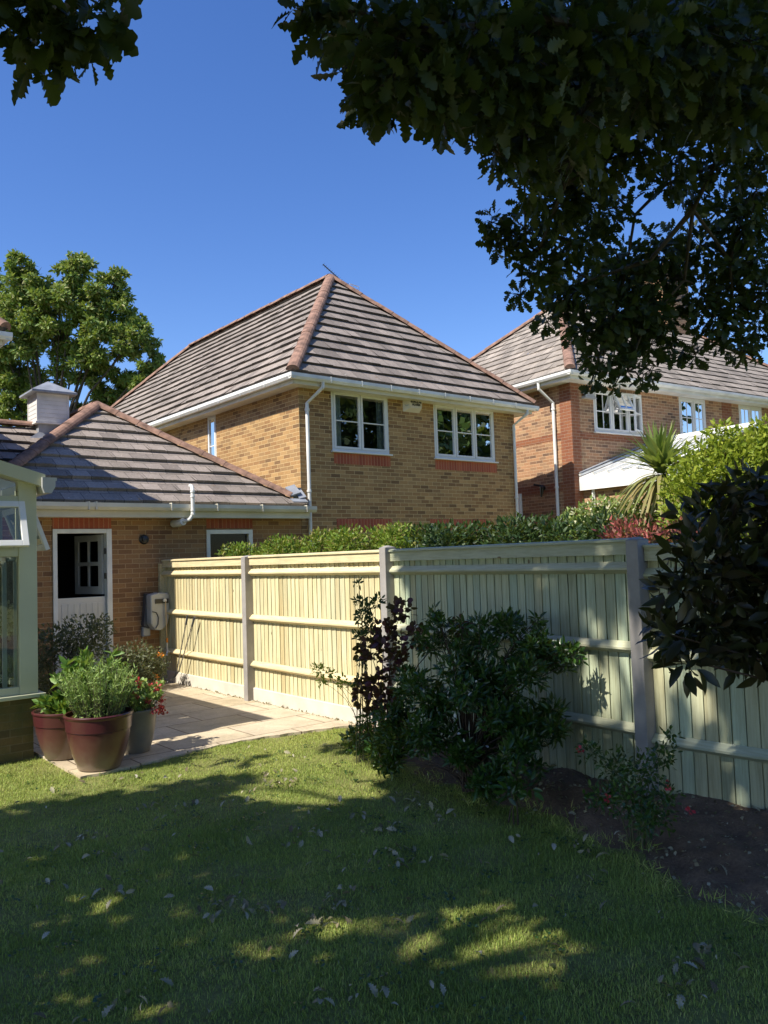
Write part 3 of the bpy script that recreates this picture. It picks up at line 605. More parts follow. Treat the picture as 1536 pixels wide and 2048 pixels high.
b = MB(); b.box((3.7, 12.05, .012), (4.8, 12.4, .26)); b.build('doorstep', M['brick_annexe'], A_, bevel=.005)
# roof of the annexe
pa = math.atan(.72); ca, sa = math.cos(pa), math.sin(pa)
b = MB()
slope(b, (2.63, 12.12, 2.80), (1, 0, 0), (0, ca, sa), 5.5, ca, ca, 2.75/ca, uvo=(.4, .1))
slope(b, (2.63, 18.5, 2.80), (0, -1, 0), (ca, 0, sa), 6.38, 0, ca, 2.75/ca)
slope(b, (8.13, 12.12, 2.80), (0, 1, 0), (-ca, 0, sa), 6.38, ca, 0, 2.75/ca)
slope(b, (1.2, 13.5, 4.5-.72*2.5), (1, 0, 0), (0, ca, sa), 4.2, 0, 0, 2.5/ca, uvo=(2, 0))
slope(b, (5.2, 18.5, 4.5-.72*2.5), (-1, 0, 0), (0, -ca, sa), 4.2, 0, 0, 2.5/ca)
ar = b.build('roof', M['tile'], A_)
b = MB(); za = 2.8+.72*2.75
caps(b, (2.63, 12.12, 2.85), (5.38, 14.87, za+.05)); caps(b, (7.93, 12.32, 2.99), (5.38, 14.87, za+.05)); caps(b, (5.38, 14.87, za+.06), (5.38, 18.4, za+.06))
b.build('ridge_tiles', M['ridge'], ar); b = MB(); caps(b, (1.2, 16, 4.55), (4.6, 16, 4.55)); b.build('ridge_tiles', M['ridge'], ar)
b = MB(); b.box((2.60, 12.12, 2.585), (8.19, 12.14, 2.785)); b.box((2.60, 12.1402, 2.588), (8.19, 12.398, 2.60)); b.build('fascia', M['cream'], A_)
b = MB(); gutter(b, (2.60, 12.1195, 2.795), (8.27, 12.1195, 2.795), (0, -1, 0))
for x in (4.2, 4.31, 5.5, 6.3, 7.15, 8.05): b.box((x, 11.995, 2.69), (x+.02, 12.118, 2.81))
b.build('gutter', M['cream'], A_)
b = MB()
for (c, ax, ay) in (((7.98, 12.33, 3.10), (.10, .0, .03), (0, .10, .08)), ((8.10, 12.27, 3.02), (.075, 0, .02), (0, .08, .07)), ((8.0, 12.16, 2.90), (.16, 0, 0), (0, .045, .03))):
    b.obox(c, ax, ay, (-.008, -.008, .012))
b.box((8.02, 12.385, 2.90), (8.195, 12.396, 3.16))
b.build('lead_flashing', M['lead'], A_)
b = MB(); b.tube([(5.70, 12.38, 2.50), (5.72, 12.22, 2.50), (5.74, 12.10, 2.52)], [.062, .058, .058], 16); b.tube([(5.74, 12.10, 2.52), (5.80, 11.99, 2.55), (5.84, 11.965, 2.62), (5.84, 11.96, 3.02), (5.85, 12.0, 3.08), (5.87, 12.10, 3.10)], .03, 10)
for z in (2.62, 2.68, 2.98, 2.9): b.tube([(5.84, 11.96, z), (5.84, 11.96, z+.025)], .037, 10)
b.build('flue_pipe', M['upvc'], A_)
b = MB(); b.lathe([(.075, 0), (.078, .02), (.06, .04), (.035, .045), (.05, .05), (.05, .09), (.0, .1)], (5.20, 12.4, 2.25), 20, (0, -1, 0)); b.build('wall_light', M['black'], A_)
# cupola on the ridge behind
c = thing('cupola', 'small square white boarded cupola with grey pyramid cap on the outbuilding roof', 'cupola', (4.84, 15.97, 4.3))
b = MB(); b.box((4.56, 15.69, 4.57), (5.13, 16.26, 5.15))
for i in range(7):
    z = 4.6+i*.08; b.box((4.554, 15.684, z), (5.136, 16.266, z+.068))
for x in (4.548, 5.10): b.box((x, 15.678, 4.57), (x+.04, 15.72, 5.15))
b.box((4.548, 16.23, 4.57), (4.588, 16.272, 5.15)); b.build('boarded_side', M['cupola'], c)
b = MB(); x0, x1, y0, y1, z = 4.43, 5.26, 15.56, 16.39, 5.13
b.box((x0, y0, z), (x1, y1, z+.04)); b.add([(x0, y0, z+.04), (x1, y0, z+.04), (x1, y1, z+.04), (x0, y1, z+.04), ((x0+x1)/2, (y0+y1)/2, z+.30)], [(0, 1, 4), (1, 2, 4), (2, 3, 4), (3, 0, 4)]); b.build('cap', M['lead'], c, bevel=.006)
b = MB(); b.box((4.59, 15.72, 3.7), (5.10, 16.23, 4.575)); b.add([(4.35, 15.6, 4.22), (4.59, 15.72, 4.4), (5.1, 15.72, 4.3), (5.1, 15.55, 4.2)], [(0, 1, 2, 3)]); b.build('lead_apron', M['lead'], c)
b = MB(); b.box((4.52, 15.65, 4.555), (5.17, 16.3, 4.59)); b.build('base_moulding', M['cupola'], c)

# ---------------------------------------------------------------- house at the far left, only its roof corner shows
L_ = thing('house', 'neighbouring two storey house at the far left, only its roof corner and gutter showing', 'house', (2.75, 12.4, 0))
b = MB(); wall(b, (-6, 12.4, 0), (1, 0, 0), 8.75, 0, 5.1); wall(b, (2.75, 12.4, 0), (0, 1, 0), 8, 0, 5.1); wall(b, (-6, 20.4, 0), (0, -1, 0), 8, 0, 5.1); b.build('wall', M['brick'], L_)
b = MB(); slope(b, (-6.3, 12.07, 5.2), (1, 0, 0), (0, 1, 1), 9.38, sd_, sd_, 4.1*math.sqrt(2)); slope(b, (3.08, 12.07, 5.2), (0, 1, 0), (-1, 0, 1), 8.66, sd_, sd_, 4.1*math.sqrt(2))
slope(b, (-6.3, 20.73, 5.2), (0, -1, 0), (1, 0, 1), 8.66, sd_, sd_, 4.1*math.sqrt(2))
lr = b.build('roof', M['tile'], L_); b = MB(); caps(b, (3.08, 12.07, 5.26), (-1.02, 16.17, 9.35)); b.build('ridge_tiles', M['ridge'], lr)
b = MB(); b.box((-6.2, 12.1, 5.0), (3.03, 12.12, 5.19)); b.box((3.03, 12.1, 5.0), (3.05, 20.6, 5.19)); b.add([(-6.2, 12.12, 5.01), (3.03, 12.12, 5.01), (3.03, 20.6, 5.01), (-6.2, 20.6, 5.01)], [(0, 1, 2, 3)]); b.build('fascia', M['cream'], L_)
b = MB(); gutter(b, (-6.2, 12.0995, 5.17), (3.16, 12.0995, 5.17), (0, -1, 0)); gutter(b, (3.0505, 12.0, 5.172), (3.0505, 20.6, 5.172), (1, 0, 0)); b.build('gutter', M['upvc'], L_)
# ---------------------------------------------------------------- right-hand neighbour (turned 5.5 degrees), local coordinates
NW, ND = 12.7, 7.2
K = thing('house', 'orange brick house with red corner quoins and pale grey roof, behind the lime shrub', 'house', (15.653, 11.996, 0), rotz=R(-5.5), local=True)
b = MB(); NWN = [(.78, 2.60, 4.72, 5.78), (4.10, 5.26, 4.78, 5.86), (6.80, 7.96, 4.78, 5.86)]
wall(b, (0, 0, 0), (1, 0, 0), NW, 0, 5.95, NWN, .1, (0, 1, 0)); wall(b, (0, ND, 0), (0, -1, 0), ND, 0, 5.95); wall(b, (NW, 0, 0), (0, 1, 0), ND, 0, 5.95); wall(b, (NW, ND, 0), (-1, 0, 0), NW, 0, 5.95)
b.build('wall', M['brick_far'], K)
b = MB(); b.box((-.012, -.012, 0), (.27, .08, 5.93)); b.box((-.012, .0801, 0), (.08, .36, 5.93)); b.build('corner_quoin', M['brick_red'], K)
b = MB(); b.box((-.006, .36, 4.55), (.05, ND, 4.70)); b.box((.27, -.006, 4.53), (5.5, .05, 4.68)); b.build('brick_band', M['brick_red'], K)
b = MB(); b.box((-.006, .36, 3.28), (.05, ND, 3.50)); b.build('brick_band', M['brick_red'], K)
b = MB(); b.box((6.0, -.006, 3.0), (6.45, .05, 5.93)); b.build('brick_pilaster', M['brick_red'], K)
kw = dict(frame=.06, cas=.05, vbars=1, bar=(.5,), back=None)
w1 = window(K, (.78, 0, 0), (1, 0, 0), (0, -1, 0), 1.82, 4.72, 5.78, (1, 1, .8), **kw)
w2 = window(K, (4.10, 0, 0), (1, 0, 0), (0, -1, 0), 1.16, 4.78, 5.86, (1, .8), **kw)
w3 = window(K, (6.80, 0, 0), (1, 0, 0), (0, -1, 0), 1.16, 4.78, 5.86, (1, 1), **kw)
for ww, (x0, x1, z0, z1, mt) in ((w1, (.86, 1.42, 4.8, 5.7, 'blind')), (w1, (1.5, 1.98, 4.8, 5.2, 'greenblind')), (w2, (4.16, 4.72, 4.84, 5.8, 'blind')), (w3, (6.9, 7.3, 4.84, 5.8, 'greenblind'))):
    b = MB(); b.box((x0, .13, z0), (x1, .135, z1)); b.build('blind', M[mt], ww)
# top-hung vent standing open in the first window
b = MB(); hz = 5.74; ang = R(24); dz = Vector((0, -math.sin(ang), -math.cos(ang))); Hh = .50; ox = 1.46; wd = .56
def OB(mb, a, c, t0, t1, th=.022): mb.obox(Vector((ox+(a+c)/2, -.03, hz))+dz*(t0+t1)/2, (( c-a)/2, 0, 0), dz*(t1-t0)/2, Vector((0, -math.cos(ang), math.sin(ang)))*th)
for a, c, t0, t1 in ((0, .05, 0, Hh), (wd-.05, wd, 0, Hh), (.05, wd-.05, 0, .05), (.05, wd-.05, Hh-.05, Hh), (wd/2-.008, wd/2+.008, .05, Hh-.05)): OB(b, a, c, t0, t1)
b.build('open_vent', M['upvc'], w1, bevel=.003)
b = MB(); OB(b, .045, wd-.045, .045, Hh-.045, .004); b.build('pane', M['glass'], w1)
# side-hung casement of the same window, slightly open
b = MB(); cx, an = 2.50, R(20); cu = Vector((-math.cos(an), -math.sin(an), 0)); cn = Vector((cu.y, -cu.x, 0))
for a, c, z0, z1 in ((0, .05, 4.79, 5.71), (.43, .48, 4.79, 5.71), (.05, .43, 4.79, 4.84), (.05, .43, 5.66, 5.71), (.05, .43, 5.235, 5.265)):
    b.obox(Vector((cx, -.03, 0))+cu*(a+c)/2+Vector((0, 0, (z0+z1)/2)), cu*(c-a)/2, cn*.02, Vector((0, 0, (z1-z0)/2)))
b.build('open_casement', M['upvc'], w1, bevel=.003)
pn = math.atan(.82); cn_, sn_ = math.cos(pn), math.sin(pn); o4 = .4; hh = 4.0; ze = 6.05; T4 = hh/cn_
b = MB(); Lf, Ls = NW+2*o4, ND+2*o4
slope(b, (-o4, -o4, ze), (1, 0, 0), (0, cn_, sn_), Lf, cn_, cn_, T4, lip=.035); slope(b, (-o4, ND+o4, ze), (0, -1, 0), (cn_, 0, sn_), Ls, cn_, cn_, T4, uvo=(3, 1), lip=.035)
slope(b, (NW+o4, -o4, ze), (0, 1, 0), (-cn_, 0, sn_), Ls, cn_, cn_, T4); slope(b, (NW+o4, ND+o4, ze), (-1, 0, 0), (0, -cn_, sn_), Lf, cn_, cn_, T4)
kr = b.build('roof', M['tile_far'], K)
b = MB(); za = ze+.82*hh+.04
for A, B_ in (((-o4, -o4, ze+.05), (3.6, 3.6, za)), ((-o4, ND+o4, ze+.05), (3.6, 3.6, za)), ((3.6, 3.6, za), (NW-3.6, 3.6, za)), ((NW+o4, -o4, ze+.05), (NW-3.6, 3.6, za))): caps(b, A, B_, .13)
b.build('ridge_tiles', M['ridge'], kr)
b = MB(); b.box((7.95, 3.05, 7.6), (9.15, 3.95, 11.1)); b.box((7.89, 2.99, 10.75), (9.21, 4.01, 10.92)); b.box((7.87, 2.97, 10.921), (9.23, 4.03, 11.05)); ch = b.build('chimney', M['brick_far'], kr)
for x in (8.2, 8.6, 9.0):
    b = MB(); b.lathe([(.13, 0), (.11, .1), (.10, .4), (.12, .42), (.12, .46)], (x-.05, 3.5, 11.1), 16); b.build('chimney_pot', M['ridge'], kr)
b = MB(); b.tube([(.95, .35, 6.0), (.95, .35, 7.6)], .035, 8); b.build('vent_pipe', M['upvc'], kr)
b = MB(); f4 = o4-.05
b.box((-f4-.02, -f4-.02, 5.85), (NW+f4, -f4, 6.03)); b.box((-f4-.02, -f4, 5.85), (-f4, ND+f4, 6.03)); b.add([(-f4, -f4, 5.862), (NW+f4, -f4, 5.862), (NW+f4, ND+f4, 5.862), (-f4, ND+f4, 5.862)], [(0, 1, 2, 3)]); b.build('fascia', M['upvc'], K)
b = MB(); gutter(b, (-f4-.13, -f4-.0205, 6.03), (NW+.5, -f4-.0205, 6.03), (0, -1, 0)); gutter(b, (-f4-.0205, -f4-.13, 6.032), (-f4-.0205, ND+.4, 6.032), (-1, 0, 0)); b.build('gutter', M['upvc'], K)
downpipe(K, [(-.42, .62, 5.93), (-.42, .62, 5.78), (-.06, .52, 5.45), (-.06, .52, 0)], .04, [(-.06, .52, z) for z in (5.3, 3.4)])
b = MB(); b.tube([(-.05, 1.82, 0), (-.05, 1.82, 3.35)], .05, 8); b.build('waste_pipe', M['upvc'], K)
b = MB(); b.box((.38, -.12, 5.50), (.74, -.002, 5.56)); b.add([(.38, -.16, 5.5), (.74, -.16, 5.5), (.74, -.002, 5.7), (.38, -.002, 5.7)], [(0, 1, 2, 3)]); b.build('flood_light', M['reel'], K)
b = MB(); b.lathe([(.02, 0), (.06, .05), (.06, .12), (.02, .15)], (-.02, .95, 3.42), 12, (-1, 0, 0)); b.tube([(-.12, .95, 3.45), (-.14, .97, 3.2)], [.06, .02], 8); b.tube([(-.1, .93, 3.46), (-.2, 1.15, 3.52)], .03, 8); b.build('wall_light', M['black'], K)
# lean-to / garden room roof projecting from the neighbour's front wall
G = thing('conservatory', 'white roofed garden room with brick side wall, against the orange brick house', 'conservatory', (15.653, 11.996, 0), rotz=R(-5.5), local=True)
b = MB(); wall(b, (.30, -.0, 0), (0, -1, 0), 2.4, 0, 3.28); wall(b, (.30, -2.4, 0), (1, 0, 0), 6.4, 0, 3.28); b.build('side_wall', M['brick_red'] if False else M['brick_far'], G)
b = MB(); b.box((.14, -2.6, 3.27), (.17, -.02, 3.60)); b.box((.14, -2.62, 3.27), (6.9, -2.59, 3.60)); b.build('fascia', M['upvc'], G)
b = MB(); th = math.atan(.30)
for i in range(6):
    y0, y1 = -2.56+i*.42, -2.56+i*.42+.405
    b.add([(.15, y0, 3.60), (3.4, y0, 4.62), (3.4, y1, 4.62), (.15, y1, 3.60)], [(0, 1, 2, 3)]); 
b.add([(3.4, -2.56, 4.62), (6.9, -2.56, 3.6), (6.9, -.03, 3.6), (3.4, -.03, 4.62)], [(0, 1, 2, 3)]); b.build('roof_panel', M['upvc'], G)
b = MB()
for i in range(7): y = -2.57+i*.42; b.beam((.13, y, 3.64), (3.4, y, 4.66), .05, .05)
b.beam((3.4, -2.6, 4.68), (3.4, -.02, 4.68), .12, .1); b.build('glazing_bar', M['upvc'], G)
b = MB(); b.beam((.15, -.04, 3.70), (3.4, -.04, 4.76), .10, .02); b.build('flashing', M['lead'], G)
b = MB(); b.tube([(.24, -.35, 0), (.24, -.35, 3.3)], .04, 8); b.build('downpipe', M['upvc'], G)

# ---------------------------------------------------------------- conservatory at the left
Cn = thing('conservatory', 'pale framed conservatory, green reflected light in its frame colour, on a mossy brick base at the left edge, with open top windows', 'conservatory', (2.44, 8.45, 0))
cx1, cy0 = 2.44, 8.45
b = MB(); b.box((-1.4, 8.48, -.05), (2.40, 8.62, .585)); b.box((2.26, 8.62, -.05), (2.40, 12.39, .585)); b.build('base_wall', M['brick_dwarf'], Cn)
b = MB(); b.box((-1.4, 8.40, .585), (2.50, 8.66, .622)); b.box((2.22, 8.6601, .585), (2.50, 12.39, .622)); b.build('sill', M['bounce_tint_frame'], Cn, bevel=.005)
FR = MB()
def rk(x): return 2.78+.29*(2.475-x)      # underside line of the rake
FR.box((2.27, 8.45, .623), (2.44, 8.60, 2.62))
FR.box((1.2, 8.46, .6235), (2.27, 8.54, .70)); FR.box((1.2, 8.46, 1.965), (2.27, 8.54, 2.06)); FR.box((1.2, 8.46, 2.50), (2.27, 8.54, 2.56))
FR.box((1.12, 8.455, .6235), (1.20, 8.55, 2.9)); FR.box((-1.4, 8.46, .6235), (1.12, 8.54, .70)); FR.box((-1.4, 8.46, 2.50), (1.12, 8.54, 2.56)); FR.box((.2, 8.455, .7), (.28, 8.55, 3.2))
for y in (9.7, 11.0, 12.25): FR.box((2.36, y, .623), (2.435, y+.08, 2.56))
FR.box((2.36, 8.60, 1.965), (2.43, 12.39, 2.06)); FR.box((2.36, 8.60, 2.50), (2.435, 12.39, 2.62)); FR.box((2.36, 8.60, .6235), (2.43, 12.39, .70))
FR.add([(2.44, 8.452, 2.60), (2.27, 8.452, 2.60), (2.27, 8.452, rk(2.27)-.12), (2.44, 8.452, rk(2.44)-.12), (2.44, 8.56, 2.60), (2.27, 8.56, 2.60), (2.27, 8.56, rk(2.27)-.12), (2.44, 8.56, rk(2.44)-.12)], [(0, 1, 2, 3), (4, 7, 6, 5), (0, 3, 7, 4), (1, 5, 6, 2), (2, 6, 7, 3)])
FR.build('frame', M['bounce_tint_frame'], Cn, bevel=.004)
b = MB(); b.add([(2.50, 8.36, rk(2.5)-.13), (.64, 8.36, rk(.64)-.13), (.64, 8.36, rk(.64)), (2.50, 8.36, rk(2.5)), (2.50, 8.56, rk(2.5)-.13), (.64, 8.56, rk(.64)-.13), (.64, 8.56, rk(.64)), (2.50, 8.56, rk(2.5))], [(0, 1, 2, 3), (4, 7, 6, 5), (3, 2, 6, 7), (0, 4, 5, 1), (0, 3, 7, 4)])
b.add([(.64, 8.36, rk(.64)-.13), (-1.3, 8.36, 2.7), (-1.3, 8.36, 2.82), (.64, 8.36, rk(.64))], [(0, 1, 2, 3)]); b.build('bargeboard', M['bounce_tint_frame'], Cn)
b = MB(); 
for i in range(6):
    y0 = 8.58+i*.636; b.add([(2.49, y0, rk(2.49)-.02), (.64, y0, rk(.64)-.02), (.64, y0+.62, rk(.64)-.02), (2.49, y0+.62, rk(2.49)-.02)], [(0, 1, 2, 3)]); b.add([(-1.3, y0, 2.78), (.64, y0, rk(.64)-.02), (.64, y0+.62, rk(.64)-.02), (-1.3, y0+.62, 2.78)], [(0, 1, 2, 3)])
m_, t_, p_ = new_mat('frosted_roof_sheet'); p_.inputs['Base Color'].default_value = (.5, .52, .5, 1); p_.inputs['Roughness'].default_value = .4; M['poly'] = m_
b.build('roof_panel', M['poly'], Cn)
b = MB(); b.extrude([(0, 0), (0, -.10), (.02, -.155), (.09, -.155), (.125, -.09), (.125, -.03), (.14, -.03), (.14, 0)], (2.46, 8.32, 2.74), (2.46, 12.39, 2.74), (1, 0, 0)); b.build('gutter', M['reel'], Cn)
b = MB(); b.box((1.21, 8.49, 2.065), (2.262, 8.496, 2.495)) if False else None
b.box((1.21, 8.49, .70), (2.26, 8.496, 1.96)); b.box((-1.4, 8.49, .70), (1.12, 8.496, 2.49)); b.build('pane', M['glass_con'], Cn)
b = MB(); b.add([(1.2, 8.5, 2.565), (2.26, 8.5, 2.565), (2.26, 8.5, 2.69), (1.2, 8.5, 2.99)], [(0, 1, 2, 3)]); b.build('top_pane', M['glass_con'], Cn)
b = MB(); b.box((2.39, 8.61, .70), (2.396, 12.38, 1.96)); b.build('pane', M['glass_con'], Cn)
b = MB(); b.box((2.13, 8.505, .70), (2.17, 8.53, 1.965)); b.box((1.2, 8.505, 1.925), (2.26, 8.53, 1.965)); b.box((2.235, 8.505, .70), (2.262, 8.53, 1.92)); b.build('inner_sash', M['upvc'], Cn)
def hung(name, hinge, u, out, Wd, Hh, ang, mat):
    u, out = Vector(u), Vector(out); h = Vector(hinge); d = out*math.sin(ang)-Vector((0, 0, 1))*math.cos(ang); nn = d.cross(u).normalized(); b = MB()
    def O(mb, a, c, t0, t1, th=.022): mb.obox(h+u*(a+c)/2+d*(t0+t1)/2, u*(c-a)/2, d*(t1-t0)/2, nn*th)
    for a, c, t0, t1 in ((0, .06, 0, Hh), (Wd-.06, Wd, 0, Hh), (.06, Wd-.06, 0, .06), (.06, Wd-.06, Hh-.06, Hh)): O(b, a, c, t0, t1)
    fr = b.build(name, mat, Cn, bevel=.004)
    b = MB(); O(b, .055, Wd-.055, .055, Hh-.055, .004); b.build('pane', M['glass_con'], fr)
    b = MB(); b.tube([h+u*(Wd-.1)+d*(Hh-.03), h+u*(Wd-.1)-Vector((0, 0, Hh-.02))], .006, 5); b.build('window_stay', M['steel'], fr)
hung('open_window', (1.24, 8.44, 2.50), (1, 0, 0), (0, -1, 0), 1.08, .47, R(20), M['upvc'])
hung('open_window', (2.44, 8.66, 2.50), (0, 1, 0), (1, 0, 0), 1.0, .50, R(20), M['upvc'])
b = MB(); b.add([(-1.4, 8.7, .05), (2.2, 8.7, .05), (2.2, 12.3, .05), (-1.4, 12.3, .05)], [(0, 1, 2, 3)]); b.build('tiled_floor', M['reel_dark'], Cn)
b = MB(); b.box((-1.4, 12.3, .05), (2.2, 12.33, 2.7)); b.build('inner_wall', M['curtain'], Cn)
t = thing('flower_stand', 'slim dark stand of white blossoms inside the conservatory window', 'flowers', (2.20, 8.72, .05))
b = MB(); b.tube([(2.20, 8.72, .05), (2.20, 8.72, 1.15)], .014, 6); b.tube([(2.20, 8.72, .9), (2.2, 8.7, 1.2), (2.18, 8.7, 1.42)], .006, 5); b.lathe([(.12, 0), (.12, .02)], (2.20, 8.72, .05), 16); b.lathe([(.05, 0), (.08, .1), (.08, .12)], (2.20, 8.72, 1.12), 16); b.build('stand', M['black'], t)
P, D = blobs([(2.2, 8.74, 1.28), (2.16, 8.76, 1.36), (2.1, 8.76, 1.38)], 40, .12); cloud('foliage', P, D, .07, LEAF, M['bush'], t)
P, D = blobs([(2.22, 8.66, 1.47), (2.15, 8.66, 1.44), (2.23, 8.66, 1.30), (2.13, 8.66, 1.25), (2.24, 8.66, 1.40), (2.17, 8.65, 1.34), (2.2, 8.65, 1.22)], 26, .042); cloud('blossom', P, D, .04, ROUND, M['whfl'], t)
t = thing('basket', 'low dark wicker basket on the floor inside the conservatory', 'basket', (2.0, 8.9, .05)); b = MB(); b.lathe([(.22, 0), (.3, .3), (.31, .62), (.29, .62), (.27, .5)], (2.0, 8.95, .05), 24); b.build('basket', M['stem_dark'], t)
P, D = blobs([(2.05, 8.9, .75), (2.14, 8.78, .72)], 50, .14); cloud('foliage', P, D+np.array([0, 0, .6]), .12, BLADE, M['bush'], t)

# ---------------------------------------------------------------- fence
Fn = thing('fence', 'tall close board timber fence with concrete posts running from the outbuilding to the right', 'fence', (5.5, 6.65, 0))
PO = [(5.5, 12.36), (5.5, 9.6), (5.5, 6.65), (5.34, 3.52), (5.53, .55), (5.62, -2.4)]
for i, ((xa, ya), (xb, yb_)) in enumerate(zip(PO, PO[1:])):
    A = Vector((xa, ya, 0)); Bq = Vector((xb, yb_, 0)); d = (Bq-A); L = d.length; d.normalize(); n = Vector((d.y, -d.x, 0)); n = n if n.x < 0 else -n   # n faces the lawn
    dark = i >= 2; zo = (0, 0, 0, -.05, -.1)[i]; zb = .18 if i < 2 else .02
    pw = .055; s = pw
    b = MB(); k = 0; Zv = Vector((0, 0, 1))
    while s < L-pw-.02:
        wv = random.uniform(.086, .104); e = min(s+wv-(.007 if dark else .0065), L-pw); pe = random.uniform(-.002, .003)
        a0, a1 = A+d*s, A+d*e; jt = random.uniform(-.005, .004)
        q = [a0-n*.014, a1-n*.014, a1+n*(pe+.002), a0+n*(pe-.003)]; zz0, zz1 = zb-.03, 1.87+zo+jt
        b.add([v+Zv*zz0 for v in q]+[v+Zv*zz1 for v in q], [(0, 1, 2, 3), (4, 7, 6, 5), (3, 2, 6, 7), (0, 4, 5, 1), (1, 5, 6, 2), (0, 3, 7, 4)], random.random())
        e2 = A+d*(s+wv+.008)
        b.add([v+Zv*z_ for z_ in (zz0, zz1) for v in (a1-d*.02-n*.024, e2-n*.024, e2-n*.0165, a1-d*.02-n*.0165)], [(0, 1, 2, 3), (4, 7, 6, 5), (3, 2, 6, 7), (0, 4, 5, 1), (1, 5, 6, 2), (0, 3, 7, 4)], random.random())
        s += wv; k += 1
    b.build('board_panel', M['board2' if dark else 'board'], Fn)
    for z in (1.70, 1.10, .49):
        z += zo; c = MB(); r0 = random.random()
        prof = [(.006, .042), (.014, .042), (.060, -.002), (.060, -.018), (.014, -.048), (.006, -.048)]
        c.extrude(prof, A+d*(pw-.01)+Vector((0, 0, z)), A+d*(L-pw+.01)+Vector((0, 0, z)), n, rnd=r0); c.build('arris_rail', M['rail2' if dark else 'rail'], Fn)
    c = MB(); p, q = A+d*pw, A+d*(L-pw); c.extrude([(.012, 0), (.042, 0), (.042, .098), (.012, .098)], p+Vector((0, 0, 1.795+zo)), q+Vector((0, 0, 1.795+zo)), n)
    c.extrude([(-.03, 0), (.060, 0), (.060, .018), (.015, .028), (-.03, .018)], p+Vector((0, 0, 1.894+zo)), q+Vector((0, 0, 1.894+zo)), n); c.build('capping_rail', M['rail2' if dark else 'rail'], Fn)
    if i < 2:
        c = MB(); p, q = A+d*.05, A+d*(L-.05); c.extrude([(-.02, .0), (.024, .0), (.024, .172), (.018, .18), (-.02, .18)], p, q, n); c.build('gravel_board', M['gravel'], Fn)
for i, (x, y) in enumerate(PO[:5]):
    a = Vector(PO[min(i+1, 5)])-Vector(PO[max(i-1, 0)]); a.normalize(); d = Vector((a.x, a.y, 0)); n = Vector((d.y, -d.x, 0)); n = n if n.x < 0 else -n
    if i == 0:
        b = MB(); b.obox((x+n.x*.02, y-.03+.03, .93), d*.035, n*.05, Vector((0, 0, .93))); b.build('wall_batten', M['rail'], Fn, bevel=.004); continue
    top = 1.905 if i != 2 else 1.94
    b = MB(); b.obox(Vector((x, y, (top-.15)/2))+n*.035, d*.052, n*.075, Vector((0, 0, (top+.15)/2)))
    b.add([Vector((x, y, top))+n*(-.04)+d*-.052, Vector((x, y, top))+n*.11+d*-.052, Vector((x, y, top))+n*.11+d*.052, Vector((x, y, top))+n*-.04+d*.052, Vector((x, y, top+.022))+n*.035+d*-.03, Vector((x, y, top+.022))+n*.035+d*.03], [(0, 1, 4), (1, 2, 5, 4), (2, 3, 5), (3, 0, 4, 5)])
    b.build('fence_post', M['concrete'], Fn, bevel=.006)

# ---------------------------------------------------------------- hose reel, socket, tools, orange tub
t = thing('hose_reel', 'grey wall mounted hose reel with its cream hose hanging beside the stable door', 'hose reel', (5.32, 12.4, 1.1))
b = MB(); pr_ = [(-.15, .28), (-.02, .31), (.12, .30), (.165, .27), (.165, -.05), (.12, -.20), (.02, -.28), (-.08, -.27), (-.15, -.17)]
b.extrude(pr_, (5.33, 12.31, 1.1), (5.33, 12.12, 1.1), (1, 0, 0)); b.build('casing', M['reel'], t, bevel=.02)
b = MB(); b.extrude([(-.03, .30), (.14, .29), (.14, -.18), (0, -.25), (-.08, -.2)], (5.21, 12.392, 1.1), (5.21, 12.28, 1.1), (1, 0, 0)); b.build('wall_bracket', M['reel_dark'], t, bevel=.01)
b = MB(); b.box((5.25, 12.108, 1.24), (5.47, 12.119, 1.31)); b.build('hose_slot', M['black'], t)
b = MB(); b.tube([(5.20, 12.115, 1.12), (5.27, 12.11, 1.10), (5.30, 12.11, 1.02), (5.29, 12.11, .92), (5.25, 12.113, .86)], .008, 6); b.build('handle', M['reel_dark'], t)
b = MB(); b.tube([(5.40, 12.118, 1.285), (5.40, 12.08, 1.285)], .026, 12); b.build('hose_guide', M['upvc'], t)
b = MB(); b.tube([(5.40, 12.09, 1.285), (5.40, 12.07, 1.26), (5.405, 12.065, .9), (5.41, 12.065, .70)], .0085, 8); b.build('hose', M['hose'], t, smooth=True)
b = MB(); b.tube([(5.41, 12.065, .70), (5.412, 12.065, .63)], .017, 10); b.build('connector', M['orange'], t)
b = MB(); b.tube([(5.412, 12.065, .63), (5.414, 12.065, .50), (5.39, 12.04, .43)], [.016, .014, .02], 10); b.tube([(5.414, 12.06, .52), (5.45, 12.05, .47)], .01, 6); b.build('spray_nozzle', M['alu'], t)
b = MB(); b.tube([(5.17, 12.38, .92), (5.14, 12.375, .6), (5.10, 12.37, .2)], .008, 6); b.build('supply_hose', M['hose'], t)
t = thing('outdoor_socket', 'small grey outdoor box on the brick wall under the hose reel', 'socket', (5.19, 12.4, .80)); b = MB(); b.box((5.13, 12.33, .73), (5.26, 12.399, .88)); b.build('casing', M['lead'], t, bevel=.012); b = MB(); b.box((5.145, 12.325, .75), (5.245, 12.331, .86)); b.build('lid', M['reel'], t, bevel=.004)
t = thing('lawn_shears', 'long handled steel edging shears leaning on the sunny fence', 'shears', (5.35, 11.65, 0))
for (p, q) in (((5.415, 11.33, 1.08), (5.37, 11.64, .24)), ((5.415, 11.10, 1.06), (5.38, 11.60, .22))):
    p, q = Vector(p), Vector(q); b = MB(); b.tube([p+(q-p)*.16, q], .0095, 8); b.build('shaft', M['steel'], t)
    b = MB(); b.tube([p, p+(q-p)*.17], .016, 8); b.build('grip', M['reel_dark'], t)
